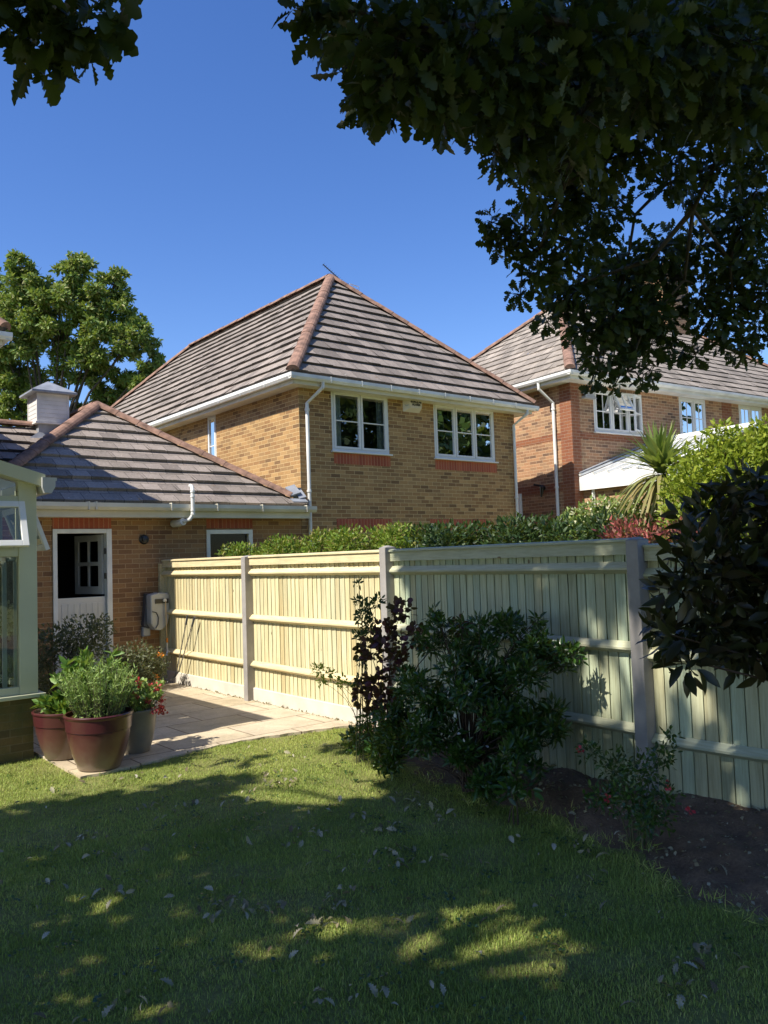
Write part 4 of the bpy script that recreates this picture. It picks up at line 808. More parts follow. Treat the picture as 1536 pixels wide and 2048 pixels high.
b = MB(); b.tube([(5.375, 11.64, .25), (5.36, 11.68, .16), (5.25, 11.80, .02)], [.012, .018, .004], 6); b.tube([(5.38, 11.60, .23), (5.34, 11.68, .13), (5.17, 11.76, .02)], [.012, .018, .004], 6); b.build('blade', M['steel'], t)
t = thing('tub', 'small upturned orange plastic tub on the paving by the fence corner', 'tub', (5.18, 12.05, .012)); b = MB(); b.lathe([(.13, 0), (.135, .02), (.10, .03), (.075, .13), (.05, .18), (.02, .2)], (5.2, 12.08, .012), 24); b.build('tub', M['orange'], t, smooth=False); b = MB(); b.tube([(5.27, 12.0, .03), (5.3, 11.95, .04), (5.33, 11.9, .02)], .02, 8); b.build('spout', M['reel'], t)

# ---------------------------------------------------------------- pots and their plants
def pot(name, label, c, r, h, mat, band=True):
    t = thing(name, label, 'plant pot', c)
    pf = [(r*.56, 0), (r*.62, .01), (r*.78, h*.28), (r*.90, h*.58), (r*.93, h*.70)] + ([(r*.925, h*.705), (r*.955, h*.715)] if band else []) + [(r*.985, h*.93), (r*1.02, h*.955), (r*1.025, h*.985), (r*1.0, h), (r*.95, h), (r*.93, h*.93)]
    b = MB(); b.lathe(pf, c, 56); b.build('bowl', M[mat], t, smooth=False)
    for p in t.children:
        p.data.shade_smooth(); e = p.modifiers.new('split', 'EDGE_SPLIT'); e.split_angle = R(35)
    b = MB(); b.lathe([(r*.93, h*.90), (r*.5, h*.92), (.001, h*.925)], c, 32); b.build('soil', M['compost'], t)
    return t
pot('plant_pot', 'largest burgundy glazed pot with a moulded band, nearest on the patio corner', (2.70, 7.52, .012), .30, .50, 'pot')
pot('plant_pot', 'burgundy glazed pot partly hidden behind the largest one, beside the conservatory', (2.62, 8.20, .012), .30, .46, 'pot')
pot('plant_pot', 'taupe glazed pot without a band behind the largest burgundy pot', (3.20, 7.88, .012), .20, .42, 'taupe', False)
def stems(name, base, tips, r0, mat, parent, droop=0.0, seg=5, rb=.06):
    b = MB(); base = Vector(base)
    for tp in tips:
        tp = Vector(tp); b0 = base+Vector((random.uniform(-rb, rb), random.uniform(-rb, rb), 0)); pts = []
        for i in range(seg+1):
            k = i/seg; p = b0.lerp(tp, k); p.x += (tp.x-b0.x)*(-.18)*math.sin(math.pi*k); p.y += (tp.y-b0.y)*(-.18)*math.sin(math.pi*k); p.z += .12*(tp-b0).length*math.sin(math.pi*k)*(1 if droop == 0 else 1+droop); pts.append(p)
        b.tube(pts, [r0*(1-.75*i/seg) for i in range(seg+1)], 4, cap=False)
    return b.build(name, M[mat], parent)
def spike_plant(name, label, cat, c, r, h, n, mat, lsz, tpl, n_leaf, spread=.5, extra=None):
    """many upright leafy stems from a pot"""
    t = thing(name, label, cat, c); c = np.array(c); P = []; D = []; tips = []
    for i in range(n):
        a = rng.uniform(0, 2*math.pi); rr = r*math.sqrt(rng.random()); lean = spread*rr/r; hh_ = h*(1-.3*(rr/r)**2)*rng.uniform(.55, 1.12)
        bs = c+np.array([math.cos(a)*rr*.75, math.sin(a)*rr*.75, 0]); tp = bs+np.array([math.cos(a)*lean*hh_, math.sin(a)*lean*hh_, hh_]); tips.append((bs, tp))
        ts = rng.random(n_leaf)**.8; pts = bs+(tp-bs)*ts[:, None]; pts[:, 2] += .04*np.sin(ts*3)
        dd = (tp-bs)/np.linalg.norm(tp-bs); P.append(pts); D.append(np.tile(dd*.75, (n_leaf, 1))+rng.normal(0, .6, (n_leaf, 3)))
    b = MB()
    for bs, tp in tips: b.tube([bs, tp], [.004, .002], 4, cap=False)
    b.build('stems', M['stem'], t); cloud('foliage', np.concatenate(P), np.concatenate(D), lsz, tpl, M[mat], t, jitter=.15)
    return t
spike_plant('lavender', 'bushy silvery green lavender filling the largest burgundy pot', 'plant', (2.70, 7.52, .46), .26, .50, 210, 'lav', .045, NARROW, 34, .5)
t = spike_plant('leafy_plant', 'taller fresh green leafy stems rising behind the lavender', 'plant', (2.74, 7.74, .44), .15, .60, 16, 'lav2', .10, LEAF, 34, .35)
t = spike_plant('leafy_plant', 'small fresh green leafy plant in the left burgundy pot', 'plant', (2.60, 8.16, .42), .22, .16, 26, 'lav2', .10, LEAF, 12, .8)
spike_plant('leafy_plant', 'single upright leafy shoot growing from the left burgundy pot', 'plant', (2.62, 8.10, .44), .04, .42, 3, 'lav2', .12, LEAF, 22, .2)
t = spike_plant('geranium', 'red flowered trailing geranium in the taupe pot', 'plant', (3.20, 7.88, .40), .20, .27, 60, 'lav', .045, ROUND, 18, .9)
P, D = blobs([(3.06, 7.9, .74), (3.13, 7.84, .72), (3.2, 7.8, .69), (3.3, 7.78, .63), (3.38, 7.82, .62), (3.42, 7.8, .50), (3.30, 7.66, .42), (3.45, 7.86, .44), (3.22, 7.68, .54), (3.1, 7.7, .6), (3.4, 7.7, .4), (3.36, 7.9, .56)], 30, .045, shell=.8); cloud('blossom', P, D, .028, PETAL, M['redfl'], t)
def bush(name, label, cat, base, lobes, n_leaf, lsz, tpl, mat, stem='stem_dark', r0=.012, squash=.9, group=None, jit=.8, shell=.55, upb=.25, nst=1):
    t = thing(name, label, cat, base, group=group); cs = [l[:3] for l in lobes]; rs = [l[3] for l in lobes]
    vol = sum(r**2 for r in rs); P, D = blobs(cs, [max(6, int(n_leaf*r*r/vol)) for r in rs], rs, squash, shell); D[:, 2] += upb
    stems('stems', base, [c for c in cs for _ in range(nst)], r0, stem, t); cloud('foliage', P, D, lsz, tpl, M[mat], t, jitter=jit); return t
def lobes_in(box, n, r, seed=0, top=None):
    g = np.random.default_rng(seed); out = []
    for i in range(n):
        p = [g.uniform(box[k], box[k+3]) for k in range(3)]; out.append((*p, g.uniform(r*.7, r*1.2)))
    return out
bush('olive_bush', 'airy grey green shrub in front of the stable door', 'shrub', (3.10, 9.9, .0), [(3.05, 9.9, 1.0, .24), (3.3, 9.75, 1.08, .24), (3.52, 9.7, 1.12, .18), (3.2, 9.9, .85, .24), (3.42, 9.7, .9, .22), (2.95, 9.95, .78, .16), (3.3, 9.8, .72, .2)], 2600, .045, LEAF, 'olive', r0=.014)
bush('rosemary_bush', 'dull feathery shrub between the conservatory and the stable door', 'shrub', (2.75, 10.0, 0), [(2.72, 10.1, .95, .2), (2.78, 9.9, .75, .22), (2.7, 10.1, .6, .2), (2.85, 10.0, .45, .25), (2.75, 10.1, 1.1, .12)], 2400, .05, NARROW, 'olive')
bush('low_shrub', 'low tangled shrub at the foot of the brick wall behind the pots', 'shrub', (3.4, 10.6, 0), [(3.05, 10.3, .3, .3), (3.5, 10.4, .25, .3), (3.9, 10.6, .3, .3), (3.2, 10.9, .4, .3)], 1800, .05, LEAF, 'olive')
t = bush('marigold_bush', 'green bush with a single orange flower under the hose reel', 'shrub', (4.7, 11.7, 0), [(4.45, 11.7, .45, .28), (4.75, 11.65, .5, .28), (4.98, 11.6, .42, .24), (4.65, 11.5, .25, .3), (5.0, 11.7, .22, .24), (4.5, 11.7, .2, .25)], 3600, .045, LEAF, 'wh_leaf' if False else 'olive')
P, D = blobs([(5.03, 11.45, .52)], 30, .035); cloud('blossom', P, D, .03, PETAL, M['orfl'], t)
#PART4
# ---------------------------------------------------------------- hedges and shrubs beyond the fence
def hedge(name, label, cat, x0, x1, y0, y1, zlo, ztop, n_lobes, r, n, lsz, tpl, mat, base, seed, upb=.5, jit=.7):
    g = np.random.default_rng(seed); lob = []
    for i in range(n_lobes):
        y = y0+(y1-y0)*(i+.5)/n_lobes+g.uniform(-.1, .1)
        for k in range(3):
            zt = ztop(y) if callable(ztop) else ztop
            lob.append((g.uniform(x0, x1), y+g.uniform(-.15, .15), zt-r*g.uniform(.75, 1.0)-(0, .28, .6)[k], r*g.uniform(.8, 1.2)))
    return bush(name, label, cat, base, lob, n, lsz, tpl, mat, r0=.012, jit=jit, upb=upb, shell=.45)
hedge('hedge', 'bright green clipped hedge just behind the sunny part of the fence', 'hedge', 5.95, 6.8, 7.3, 11.5, 1.4, lambda y: 2.24-.05*max(0, y-9.3)**1.4, 22, .24, 24000, .055, LEAF, 'hedge', (6.3, 9.4, 0), 3)
hedge('hedge', 'darker feathery hedge behind the middle of the fence', 'hedge', 6.0, 6.8, 5.4, 7.3, 1.4, 2.2, 11, .24, 13000, .055, LEAF, 'hedge_dk', (6.3, 6.4, 0), 4)
hedge('laurel_shrub', 'dark glossy laurel shrub behind the fence, left of the red shrub', 'shrub', 6.1, 7.2, 4.7, 5.6, 1.4, lambda y: 2.22, 7, .26, 4500, .06, LEAF, 'hedge_dk', (6.7, 5.1, 0), 5)
hedge('red_shrub', 'red leaved shrub just above the fence top at the right', 'shrub', 6.0, 6.8, 3.5, 4.75, 1.4, lambda y: 2.13-.06*(4.7-y), 9, .2, 4500, .05, LEAF, 'red', (6.4, 4.1, 0), 6)
t = bush('flowering_shrub', 'cream flowered pale green shrub below the white garden room roof', 'shrub', (8.9, 6.3, 0), [(8.75, 6.75, 2.21, .22), (8.95, 6.5, 2.31, .28), (9.1, 6.2, 2.31, .28), (9.3, 5.9, 2.26, .28), (8.8, 6.5, 1.96, .3), (9.0, 6.2, 1.96, .3), (9.2, 5.8, 2.01, .3), (8.6, 6.9, 1.91, .25), (9.4, 5.6, 2.06, .25)], 6500, .055, LEAF, 'wh_leaf', r0=.012)
P, D = blobs([(8.85, 6.4, 2.33), (8.95, 6.2, 2.28), (9.1, 6.0, 2.40), (8.9, 6.35, 2.13), (9.05, 5.9, 2.18), (9.2, 5.75, 2.33), (8.8, 6.6, 2.28)], 70, .24, .8, .3); cloud('blossom', P, D, .045, ROUND, M['cream_fl'], t)
yg = [(8.05, 4.37, 2.6, .45), (7.85, 4.5, 2.4, .34), (8.3, 4.2, 2.7, .42), (8.6, 4.1, 2.6, .45), (8.0, 4.5, 2.15, .45), (8.4, 4.1, 2.1, .5), (8.9, 3.9, 2.5, .45), (8.1, 4.3, 3.0, .16), (8.5, 4.0, 3.0, .2), (7.85, 4.55, 1.7, .4), (8.9, 3.8, 2.1, .5), (9.2, 3.7, 2.6, .35)]
bush('lime_shrub', 'rounded lime green shrub in full sun at the right, in front of the brick house', 'shrub', (8.3, 4.2, 0), yg, 15000, .062, LEAF, 'yg', r0=.015, shell=.4)
# cordyline: sword leaves radiating from a stem
t = thing('cordyline', 'spiky cordyline with sword shaped leaves beside the lime shrub', 'palm', (8.95, 5.55, 0))
b = MB(); b.tube([(8.95, 5.55, 0), (8.95, 5.55, 2.6)], [.07, .05], 10); b.build('trunk', M['bark'], t)
def swords(name, c, n, L, elev, mat, droop, w_=.028):
    V = []; Fc = []; rr = []; 
    for i in range(n):
        a = rng.uniform(0, 2*math.pi); e = R(rng.uniform(*elev)); l = L*rng.uniform(.75, 1.1); p = np.array(c, float)+rng.normal(0, .03, 3); hd = np.array([math.cos(a), math.sin(a), 0]); sd2 = np.array([-math.sin(a), math.cos(a), 0]); b0 = len(V); dr = droop*rng.uniform(.6, 1.4)
        for k in range(8):
            u = k/7; wd = w_*(.5+1.1*u if u < .4 else 1.0*(1-u)/.6+.02); z = math.sin(e)*u*l-dr*u*u*l; h = math.cos(e)*u*l; q = p+hd*h+np.array([0, 0, z]); V += [q-sd2*wd+np.array([0, 0, wd*.3]), q, q+sd2*wd+np.array([0, 0, wd*.3])]; rr += [rng.random()]*0
        r0 = rng.random(); rr += [r0]*24
        for k in range(7):
            s0 = b0+3*k; Fc += [s0, s0+3, s0+4, s0+1, s0+1, s0+4, s0+5, s0+2]
    npmesh(name, np.array(V), np.array(Fc), 4, np.array(rr), M[mat], t)
swords('leaves', (8.95, 5.55, 2.80), 130, .74, (8, 88), 'cord', .2, .03); swords('drooping_leaves', (8.95, 5.55, 2.70), 110, .82, (-30, 15), 'cord_dead', .75, .026)

# ---------------------------------------------------------------- border plants on this side
ch_ = [(4.6, 4.83, 1.11, .24), (4.78, 4.67, 1.26, .2), (4.87, 4.48, 1.11, .24), (4.94, 4.3, 1.03, .2), (5.1, 4.12, 1.05, .17), (4.37, 4.91, .81, .28), (4.48, 4.56, .79, .31), (4.7, 4.25, .76, .3), (4.35, 5.08, .47, .24), (4.32, 4.59, .47, .3), (4.47, 4.21, .46, .29), (4.78, 4.08, .58, .22), (4.25, 4.25, .3, .21), (4.45, 4.02, .29, .18), (4.38, 5.44, .46, .21), (4.6, 4.94, 1.33, .12), (5.05, 4.32, 1.24, .1), (4.35, 5.3, .25, .2), (4.6, 4.6, .4, .35), (4.8, 4.4, .5, .3)]
gg = np.random.default_rng(5); ch2 = []
for (x, y, z, r0_) in ch_:
    for k in range(5): d = gg.normal(0, 1, 3); d /= np.linalg.norm(d); ch2.append((x+d[0]*r0_*.75, y+d[1]*r0_*.75, max(.1, z+d[2]*r0_*.7), r0_*gg.uniform(.28, .55)))
t = bush('choisya', 'large dark green leafy shrub in the border in front of the fence', 'shrub', (4.55, 4.6, 0), ch2, 11500, .062, (LEAF[0]*[1, .75, 1], LEAF[1]), 'bush', r0=.009, shell=.5, upb=.35)
P, D = blobs([(4.3, 4.4, .8), (4.35, 4.3, .6), (4.2, 4.3, .45)], 5, .25); cloud('blossom', P, D, .03, ROUND, M['whfl'], t)
bush('glossy_seedling', 'small shoot of bright glossy leaves low in front of the dark shrub', 'shrub', (4.2, 3.85, 0), [(4.15, 3.86, .46, .07), (4.2, 3.82, .33, .09), (4.18, 3.85, .22, .07), (4.25, 3.75, .25, .06)], 110, .075, LEAF, 'bush', r0=.006)
pu = [(4.54, 5.38, 1.42, .13), (4.44, 5.47, 1.21, .17), (4.4, 5.64, 1.08, .15), (4.57, 5.23, 1.21, .15), (4.39, 5.67, .77, .13), (4.41, 5.52, .83, .15), (4.34, 5.72, .69, .09), (4.44, 5.65, .55, .13), (4.8, 4.92, 1.29, .12), (4.44, 5.35, 1.01, .14), (4.45, 5.5, .65, .12)]
pu = [(x, y, z-.05, r0_*.85) for x, y, z, r0_ in pu]
bush('smoke_bush', 'purple leaved bush against the fence post at the shade edge', 'shrub', (4.5, 5.6, 0), pu, 760, .055, ROUND, 'purple', r0=.008)
iv = [(4.44, 5.83, 1.62, .04), (4.44, 5.84, 1.46, .06), (4.47, 5.82, 1.33, .08), (4.53, 5.79, 1.24, .09), (4.46, 5.85, 1.15, .07), (4.48, 5.6, 1.47, .06), (4.45, 5.8, .95, .08), (4.42, 5.85, .75, .06), (4.48, 5.75, 1.38, .07)]
bush('climbing_rose', 'thin green climbing shoots standing above the purple bush', 'climber', (4.5, 5.9, 0), iv, 420, .045, LEAF, 'hedge_dk', stem='stem', r0=.005)
bush('young_vine', 'sparse pale yellow green shoots against the sunny fence', 'climber', (4.8, 6.2, 0), [(4.51, 6.61, .77, .08), (4.52, 6.47, .73, .08), (4.58, 6.3, .67, .08), (4.47, 6.52, .68, .06), (4.6, 6.18, .63, .06)], 150, .045, LEAF, 'vine', stem='stem', r0=.004)
bush('low_border_plant', 'low green plant at the lawn corner under the purple bush', 'plant', (4.75, 6.0, 0), [(4.7, 6.3, .12, .14), (4.6, 6.0, .15, .16), (4.55, 5.75, .2, .16), (4.45, 5.5, .2, .18), (4.8, 6.4, .1, .1)], 900, .055, LEAF, 'bush', r0=.004)
ro = [(4.49, 3.41, .51, .1), (4.45, 3.19, .46, .13), (4.42, 2.96, .48, .12), (4.51, 2.87, .57, .09), (4.24, 2.98, .33, .14), (4.31, 2.79, .38, .12), (4.63, 2.9, .66, .06), (4.21, 3.14, .33, .11), (4.07, 2.74, .28, .08), (4.6, 3.2, .3, .15), (4.45, 2.95, .2, .16)]
t = bush('rose_bush', 'small leggy rose bush with a few red flowers in the border at the right', 'shrub', (4.4, 3.0, 0), ro, 1500, .036, LEAF, 'bush', stem='stem', r0=.006)
P, D = blobs([(4.34, 2.76, .44), (4.16, 3.05, .34), (4.26, 2.57, .35), (4.35, 3.39, .54)], 9, .014); cloud('blossom', P, D, .026, PETAL, M['redfl'], t)
mg = [(3.94, 2.2, 1.98, .14), (4.1, 2.06, 2.08, .17), (3.77, 2.1, 1.77, .22), (3.64, 2.21, 1.63, .12), (4.02, 2.02, 1.71, .23), (3.77, 2.12, 1.45, .2), (3.93, 2.0, 1.37, .2), (3.53, 2.19, 1.42, .11), (3.61, 2.14, 1.29, .1), (4.26, 1.95, 2.05, .19), (4.08, 1.85, 1.68, .22), (4.04, 1.91, 1.34, .2), (4.21, 1.74, 1.8, .29), (4.21, 1.76, 1.41, .25), (4.45, 1.6, 1.95, .25), (4.5, 1.5, 1.6, .35)]
bush('magnolia_shrub', 'large leaved dark shrub leaning in from the right edge in front of the fence', 'shrub', (4.75, 1.35, 0), mg, 2900, .105, BIG, 'magnolia', r0=.016, jit=.7, nst=1)

# ---------------------------------------------------------------- trees
def tree(name, label, base, H, crown, n, lsz, tpl, mat, tr=.3, cat='tree', limbs=10, jit=.8, shell=.5, g=None):
    t = thing(name, label, cat, base, group=g); bx, by, _ = base; b = MB()
    cc = np.mean([c[:3] for c in crown], 0); fork = Vector((bx+(cc[0]-bx)*.15, by+(cc[1]-by)*.15, H*.42))
    b.tube([(bx, by, -.1), (bx, by, H*.2), fork], [tr*1.15, tr*.9, tr*.7], 12); b.build('trunk', M['bark'], t, smooth=True)
    b = MB()
    for c in crown:
        p = Vector(c[:3]); m = fork.lerp(p, .5)+Vector((random.uniform(-.3, .3), random.uniform(-.3, .3), random.uniform(0, .5)))
        b.tube([fork, fork.lerp(m, .5), m, p], [tr*.33, tr*.24, tr*.15, tr*.04], 6)
        for k in range(6):
            d = Vector(rng.normal(0, 1, 3)).normalized()*c[3]*.85; b.tube([m.lerp(p, .4+.1*k), p+d*.5, p+d], [tr*.08, tr*.05, tr*.02], 4)
    b.build('limbs', M['bark'], t)
    P, D = [], []; g_ = .75
    for c in crown:      # sub-clumps on the lobe gives light and dark tufts
        k = max(6, int(34*c[3])); q = rng.normal(0, 1, (k, 3)); q /= np.linalg.norm(q, axis=1)[:, None]; q *= (c[3]*rng.uniform(.45, 1.0, (k, 1))); sub = np.array(c[:3])+q
        a, d = blobs(sub, max(5, int(n*c[3]**2/sum(x[3]**2 for x in crown)/k)), c[3]*g_*.30, .8, .5); P.append(a); D.append(d)
    cloud('crown', np.concatenate(P), np.concatenate(D)-np.array([0, 0, .25]), lsz, tpl, M[mat], t, jitter=jit); return t
tr_ = [(10.04, 29.8, 12.6, .74), (8.75, 30.87, 12.3, .92), (10.98, 29.12, 11.5, 1.0), (9.62, 30.25, 11.35, 1.29), (8.49, 31.21, 10.85, 1.29), (10.78, 29.4, 10.02, 1.11), (11.78, 28.57, 10.2, .8), (12.21, 28.27, 9.4, .55), (12.08, 28.45, 8.49, .65), (11.45, 30.24, 8.76, .9), (10.41, 31.02, 9.75, 1.1), (8.64, 32.48, 9.45, 1.1), (7.58, 33.15, 12.0, 1.5), (7.3, 33.52, 10.26, 1.5), (8.5, 32.69, 8.12, .95), (11.25, 28.82, 12.5, .4), (10.1, 29.72, 13.1, .38), (8.46, 31.06, 13.05, .5), (11.9, 29.93, 7.9, .6), (11.01, 30.66, 7.6, .75), (9.4, 31.2, 8.2, .7)]
tree('maple_tree', 'tall green maple tree against the sky behind the outbuilding at the left', (9.6, 31.5, 0), 13.0, tr_, 70000, .165, LEAF, 'tree', .28, jit=.9)
for i, (x, y, h, lb) in enumerate(((21, -2, 11, 'tree'), (27.5, -4.5, 12, 'tree'), (35, -5, 13, 'tree'))):
    g = np.random.default_rng(40+i); cr = [(x+g.uniform(-3.2, 3.2), y+g.uniform(-1.8, 1.8), g.uniform(2.4, h), g.uniform(1.2, 1.9)) for _ in range(24)]
    tree('garden_tree', ('nearest', 'middle', 'farthest')[i]+' of three leafy trees outside the picture at the right, mirrored in the windows', (x, y, 0), h, cr, 9000, .40, QUAD, 'hedge_dk', .2)

# the oak that hangs over the garden: trunk behind the camera, crown over the lawn
OK = thing('oak_tree', 'big oak whose dark lobed foliage overhangs the top right and top left', 'tree', (-2.4, -2.6, 0))
b = MB(); b.tube([(-2.4, -2.6, -.1), (-2.38, -2.55, .4), (-2.3, -2.4, 2.2), (-2.1, -2.1, 4.2)], [.52, .42, .36, .32], 20); b.build('trunk', M['bark'], OK, smooth=True)
TANE = math.tan(EL)
lit = [(1.15, 3.3, .1), (1.9, 2.9, .1), (3.4, 2.5, .12), (3.5, 3.4, .1), (2.0, 4.1, .08), (2.2, 3.5, .20), (2.45, 3.41, .11), (2.74, 3.14, .17), (2.87, 3.02, .18), (2.96, 2.78, .2), (2.59, 2.61, .18), (2.39, 2.75, .18), (2.92, 2.36, .12), (1.34, 3.9, .12), (1.75, 4.5, .14), (1.6, 4.64, .1), (2.15, 2.6, .18), (3.07, 3.15, .16), (3.66, 6.0, .5), (3.58, 5.3, .35), (4.2, 5.8, .5), (4.15, 6.45, .5), (3.9, 5.2, .36), (3.35, 4.85, .14), (3.45, 5.6, .35), (3.0, 6.0, .2), (3.8, 6.4, .4), (4.45, 6.1, .3), (4.87, 2.74, .16), (5.51, 2.95, .2)]  # gaps left in the unseen crown so sun flecks land here
lit = [(x*TANE, y, r) for x, y, r in lit]+[(5.4*TANE+z, y, r) for y, z, r in ((3.41, .85, .26), (3.25, .8, .2), (3.71, .72, .22), (3.93, 1.7, .1), (4.0, .8, .2), (4.14, .72, .2), (2.87, .24, .16), (3.12, .7, .2), (6.3, 1.35, .2), (3.55, .55, .2), (2.4, .9, .1), (3.6, 1.4, .1))]
def edge_y(c):
    x = c/TANE; k = [(-2, 6.9), (2.0, 6.88), (2.7, 6.45), (3.3, 6.75), (3.7, 7.15), (4.2, 7.15), (4.8, 6.75), (5.6, 6.55), (7.3, 6.5), (12, 6.3)]
    for (a, b_), (c_, d) in zip(k, k[1:]):
        if x <= c_: return b_+(d-b_)*(x-a)/(c_-a)+.07*math.sin(9*x)
    return 6.3
P = []; g = np.random.default_rng(11); tries = 0  # unseen crown: leaf clusters placed along sun rays to shade lawn and fence
while len(P) < 4500 and tries < 400000:
    tries += 1; c = g.uniform(-1.2, 11.0); y = g.uniform(-2.5, 6.8)
    if y > edge_y(c)-.17: continue
    if c > 8.6 and y > 3.75: continue
    if c > 10.2 and y > 3.3: continue
    if any((c-a)**2*.5+(y-b_)**2 < ((r*.62+.14) if y > 4.7 or c > 5.9 else (r*.62+.13))**2 for a, b_, r in lit): continue
    x = g.uniform(-6.0, 1.2); z = c-TANE*x
    yy = y+.0175*z*.75
    if z < 3.3 or z > 12.5-.02*(x+2)**2 or x > .2*yy-.7 and (z-1.83) < 1.05*math.hypot(x, yy): continue
    P.append((x, yy, z))
P = np.array(P)
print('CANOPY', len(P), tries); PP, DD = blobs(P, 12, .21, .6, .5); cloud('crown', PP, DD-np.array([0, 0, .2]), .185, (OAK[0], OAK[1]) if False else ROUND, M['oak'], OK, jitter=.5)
b = MB(); fork = Vector((-2.1, -2.1, 4.2))
sel = P[g.choice(len(P), 150, replace=False)]; hubs = [Vector(v) for v in ((-3.5, 0, 6.5), (-1.2, .2, 7.2), (-4.5, 3, 7.5), (-1.8, 3.5, 8), (-.8, -1.5, 7), (-4, -2, 7), (-3, 5, 7.6), (-.4, 1.6, 9.2))]
for h in hubs: b.tube([fork, fork.lerp(h, .5)+Vector((0, 0, .5)), h], [.2, .13, .07], 8)
for v in sel:
    v = Vector(v); h = min(hubs, key=lambda q: (q-v).length); b.tube([h, h.lerp(v, .5)+Vector((0, 0, .2)), v], [.05, .03, .012], 5)
BR = [[(5.35, 1.88, 4.79), (5.16, 2.31, 4.51), (5.09, 2.64, 4.36), (5.16, 2.85, 4.15), (5.49, 3.13, 3.8)], [(5.09, 2.64, 4.36), (4.92, 2.91, 4.28), (4.86, 3.11, 4.13), (5.15, 3.41, 3.82), (5.04, 3.53, 3.34)], [(5.16, 2.85, 4.15), (5.12, 3.17, 3.89), (4.79, 3.45, 3.76), (4.2, 3.53, 3.91)], [(5.35, 1.88, 4.79), (3.71, 1.97, 4.3), (3.13, 1.93, 4.1), (2.43, 1.88, 3.86), (1.92, 2.17, 3.76)], [(3.13, 1.93, 4.06), (2.98, 2.08, 3.82), (3.68, 2.79, 3.9), (4.2, 3.41, 3.86)], [(5.16, 2.85, 4.15), (5.75, 2.91, 3.94), (6.07, 3.06, 3.54)], [(5.49, 3.13, 3.8), (5.3, 3.35, 3.5), (5.2, 3.45, 3.15)]]
b.tube([fork, (0, -1.8, 5.6), (2.8, -.6, 6.0), (4.6, .9, 5.5), (5.35, 1.88, 4.79)], [.22, .18, .13, .08, .045], 10)
b.tube([(-1.2, .2, 7.2), (0, 1.2, 5.4), (.55, 2.0, 3.9), (.7, 2.3, 3.45)], [.06, .04, .02, .008], 6)
for i, br in enumerate(BR): b.tube(br, [(.028, .016, .02, .03, .018, .014, .01)[i]*(1-.6*k/(len(br)-1)) for k in range(len(br))], 6)
VB = [(1.69, 2.35, 3.85, .092), (1.65, 2.38, 3.88, .074), (1.81, 2.26, 3.74, .147), (1.91, 2.19, 3.61, .157), (1.9, 2.33, 3.55, .067), (2.01, 2.1, 3.68, .203), (2.14, 1.99, 3.76, .221), (2.3, 2.13, 3.63, .177), (2.11, 2.16, 3.52, .076), (2.43, 2.01, 3.71, .216), (2.66, 2.22, 3.65, .129), (2.59, 1.88, 3.84, .236), (2.85, 2.06, 3.7, .194), (3.22, 2.4, 3.75, .123), (2.84, 1.79, 3.93, .243), (3.17, 1.92, 3.9, .199), (3.24, 1.71, 4.05, .258), (3.51, 1.63, 4.06, .265), (3.77, 1.93, 4.05, .197), (3.9, 1.83, 3.97, .197), (3.96, 1.77, 4.09, .147),
(3.95, 3.08, 3.96, .184), (4.19, 3.53, 3.98, .169), (4.06, 3.64, 3.97, .095), (4.28, 3.48, 3.74, .186), (4.46, 3.32, 3.93, .237), (4.73, 3.5, 3.69, .232), (5.07, 3.49, 3.56, .24), (5.15, 3.4, 3.89, .24), (4.61, 3.18, 4.13, .186), (5.27, 3.33, 3.59, .184), (5.48, 3.43, 3.38, .152), (5.04, 3.54, 3.27, .166), (4.97, 3.61, 3.09, .066), (5.62, 3.27, 3.95, .152), (5.76, 3.14, 4.13, .19), (5.77, 2.86, 4.27, .221), (5.89, 2.79, 3.93, .221), (6.07, 3.05, 3.73, .213), (6.01, 3.12, 3.43, .135), (5.83, 3.27, 3.32, .097), (6.22, 2.94, 3.51, .155), (5.71, 3.37, 3.36, .097), (5.37, 2.54, 4.37, .12), (4.01, 2.51, 4.08, .17), (5.16, 3.45, 3.19, .066), (5.26, 3.37, 3.06, .052), (4.55, 3.66, 3.47, .071), (4.68, 2.73, 4.18, .128), (4.25, 3.64, 3.61, .069), (3.83, 2.66, 4.01, .17), (4.07, 2.98, 4.02, .154),
(5.02, 2.57, 4.34, .14), (5.67, 2.7, 4.15, .18), (5.77, 3.17, 3.75, .17), (6.15, 2.85, 3.77, .17), (5.65, 3.4, 3.6, .17), (5.33, 3.55, 3.43, .19), (4.93, 3.62, 3.46, .17), (5.86, 3.11, 3.56, .17), (6.04, 2.98, 3.32, .11), (5.65, 3.51, 3.94, .24), (5.23, 3.59, 3.89, .23), (5.35, 3.23, 4.03, .18), (5.15, 2.86, 4.29, .12), (6.01, 3.08, 3.97, .19), (5.7, 2.66, 4.36, .16), (5.61, 3.68, 3.74, .24), (4.7, 3.66, 3.65, .13), (5.39, 3.39, 3.17, .06), (5.1, 3.5, 3.05, .04), (5.35, 2.42, 4.45, .15), (4.64, 2.49, 4.42, .15), (4.14, 2.39, 4.28, .14), (4.52, 2.59, 4.24, .12), (2.9, 2.42, 3.63, .09), (3.54, 2.91, 3.86, .1), (2.58, 2.29, 3.54, .06), (2.72, 2.3, 3.63, .09), (3.44, 2.73, 3.92, .11), (4.02, 3.66, 4.07, .06), (4.09, 3.62, 3.88, .07)]
VB2 = [(x*k, y*k, 1.83+(z-1.83)*k, r*k) for (x, y, z, r) in VB[2:21] for k in (1.22, 1.5)]   # deeper layers of the same boughs
LB = [(.66, 2.32, 3.41, .1), (.76, 2.24, 3.37, .1), (.62, 2.35, 3.47, .08), (.72, 2.28, 3.30, .07), (.8, 2.22, 3.31, .05), (.8, 2.09, 3.38, .05), (.77, 2.35, 3.55, .04), (.62, 2.36, 3.35, .06), (.68, 2.32, 3.26, .04), (.6, 2.3, 3.56, .1)]
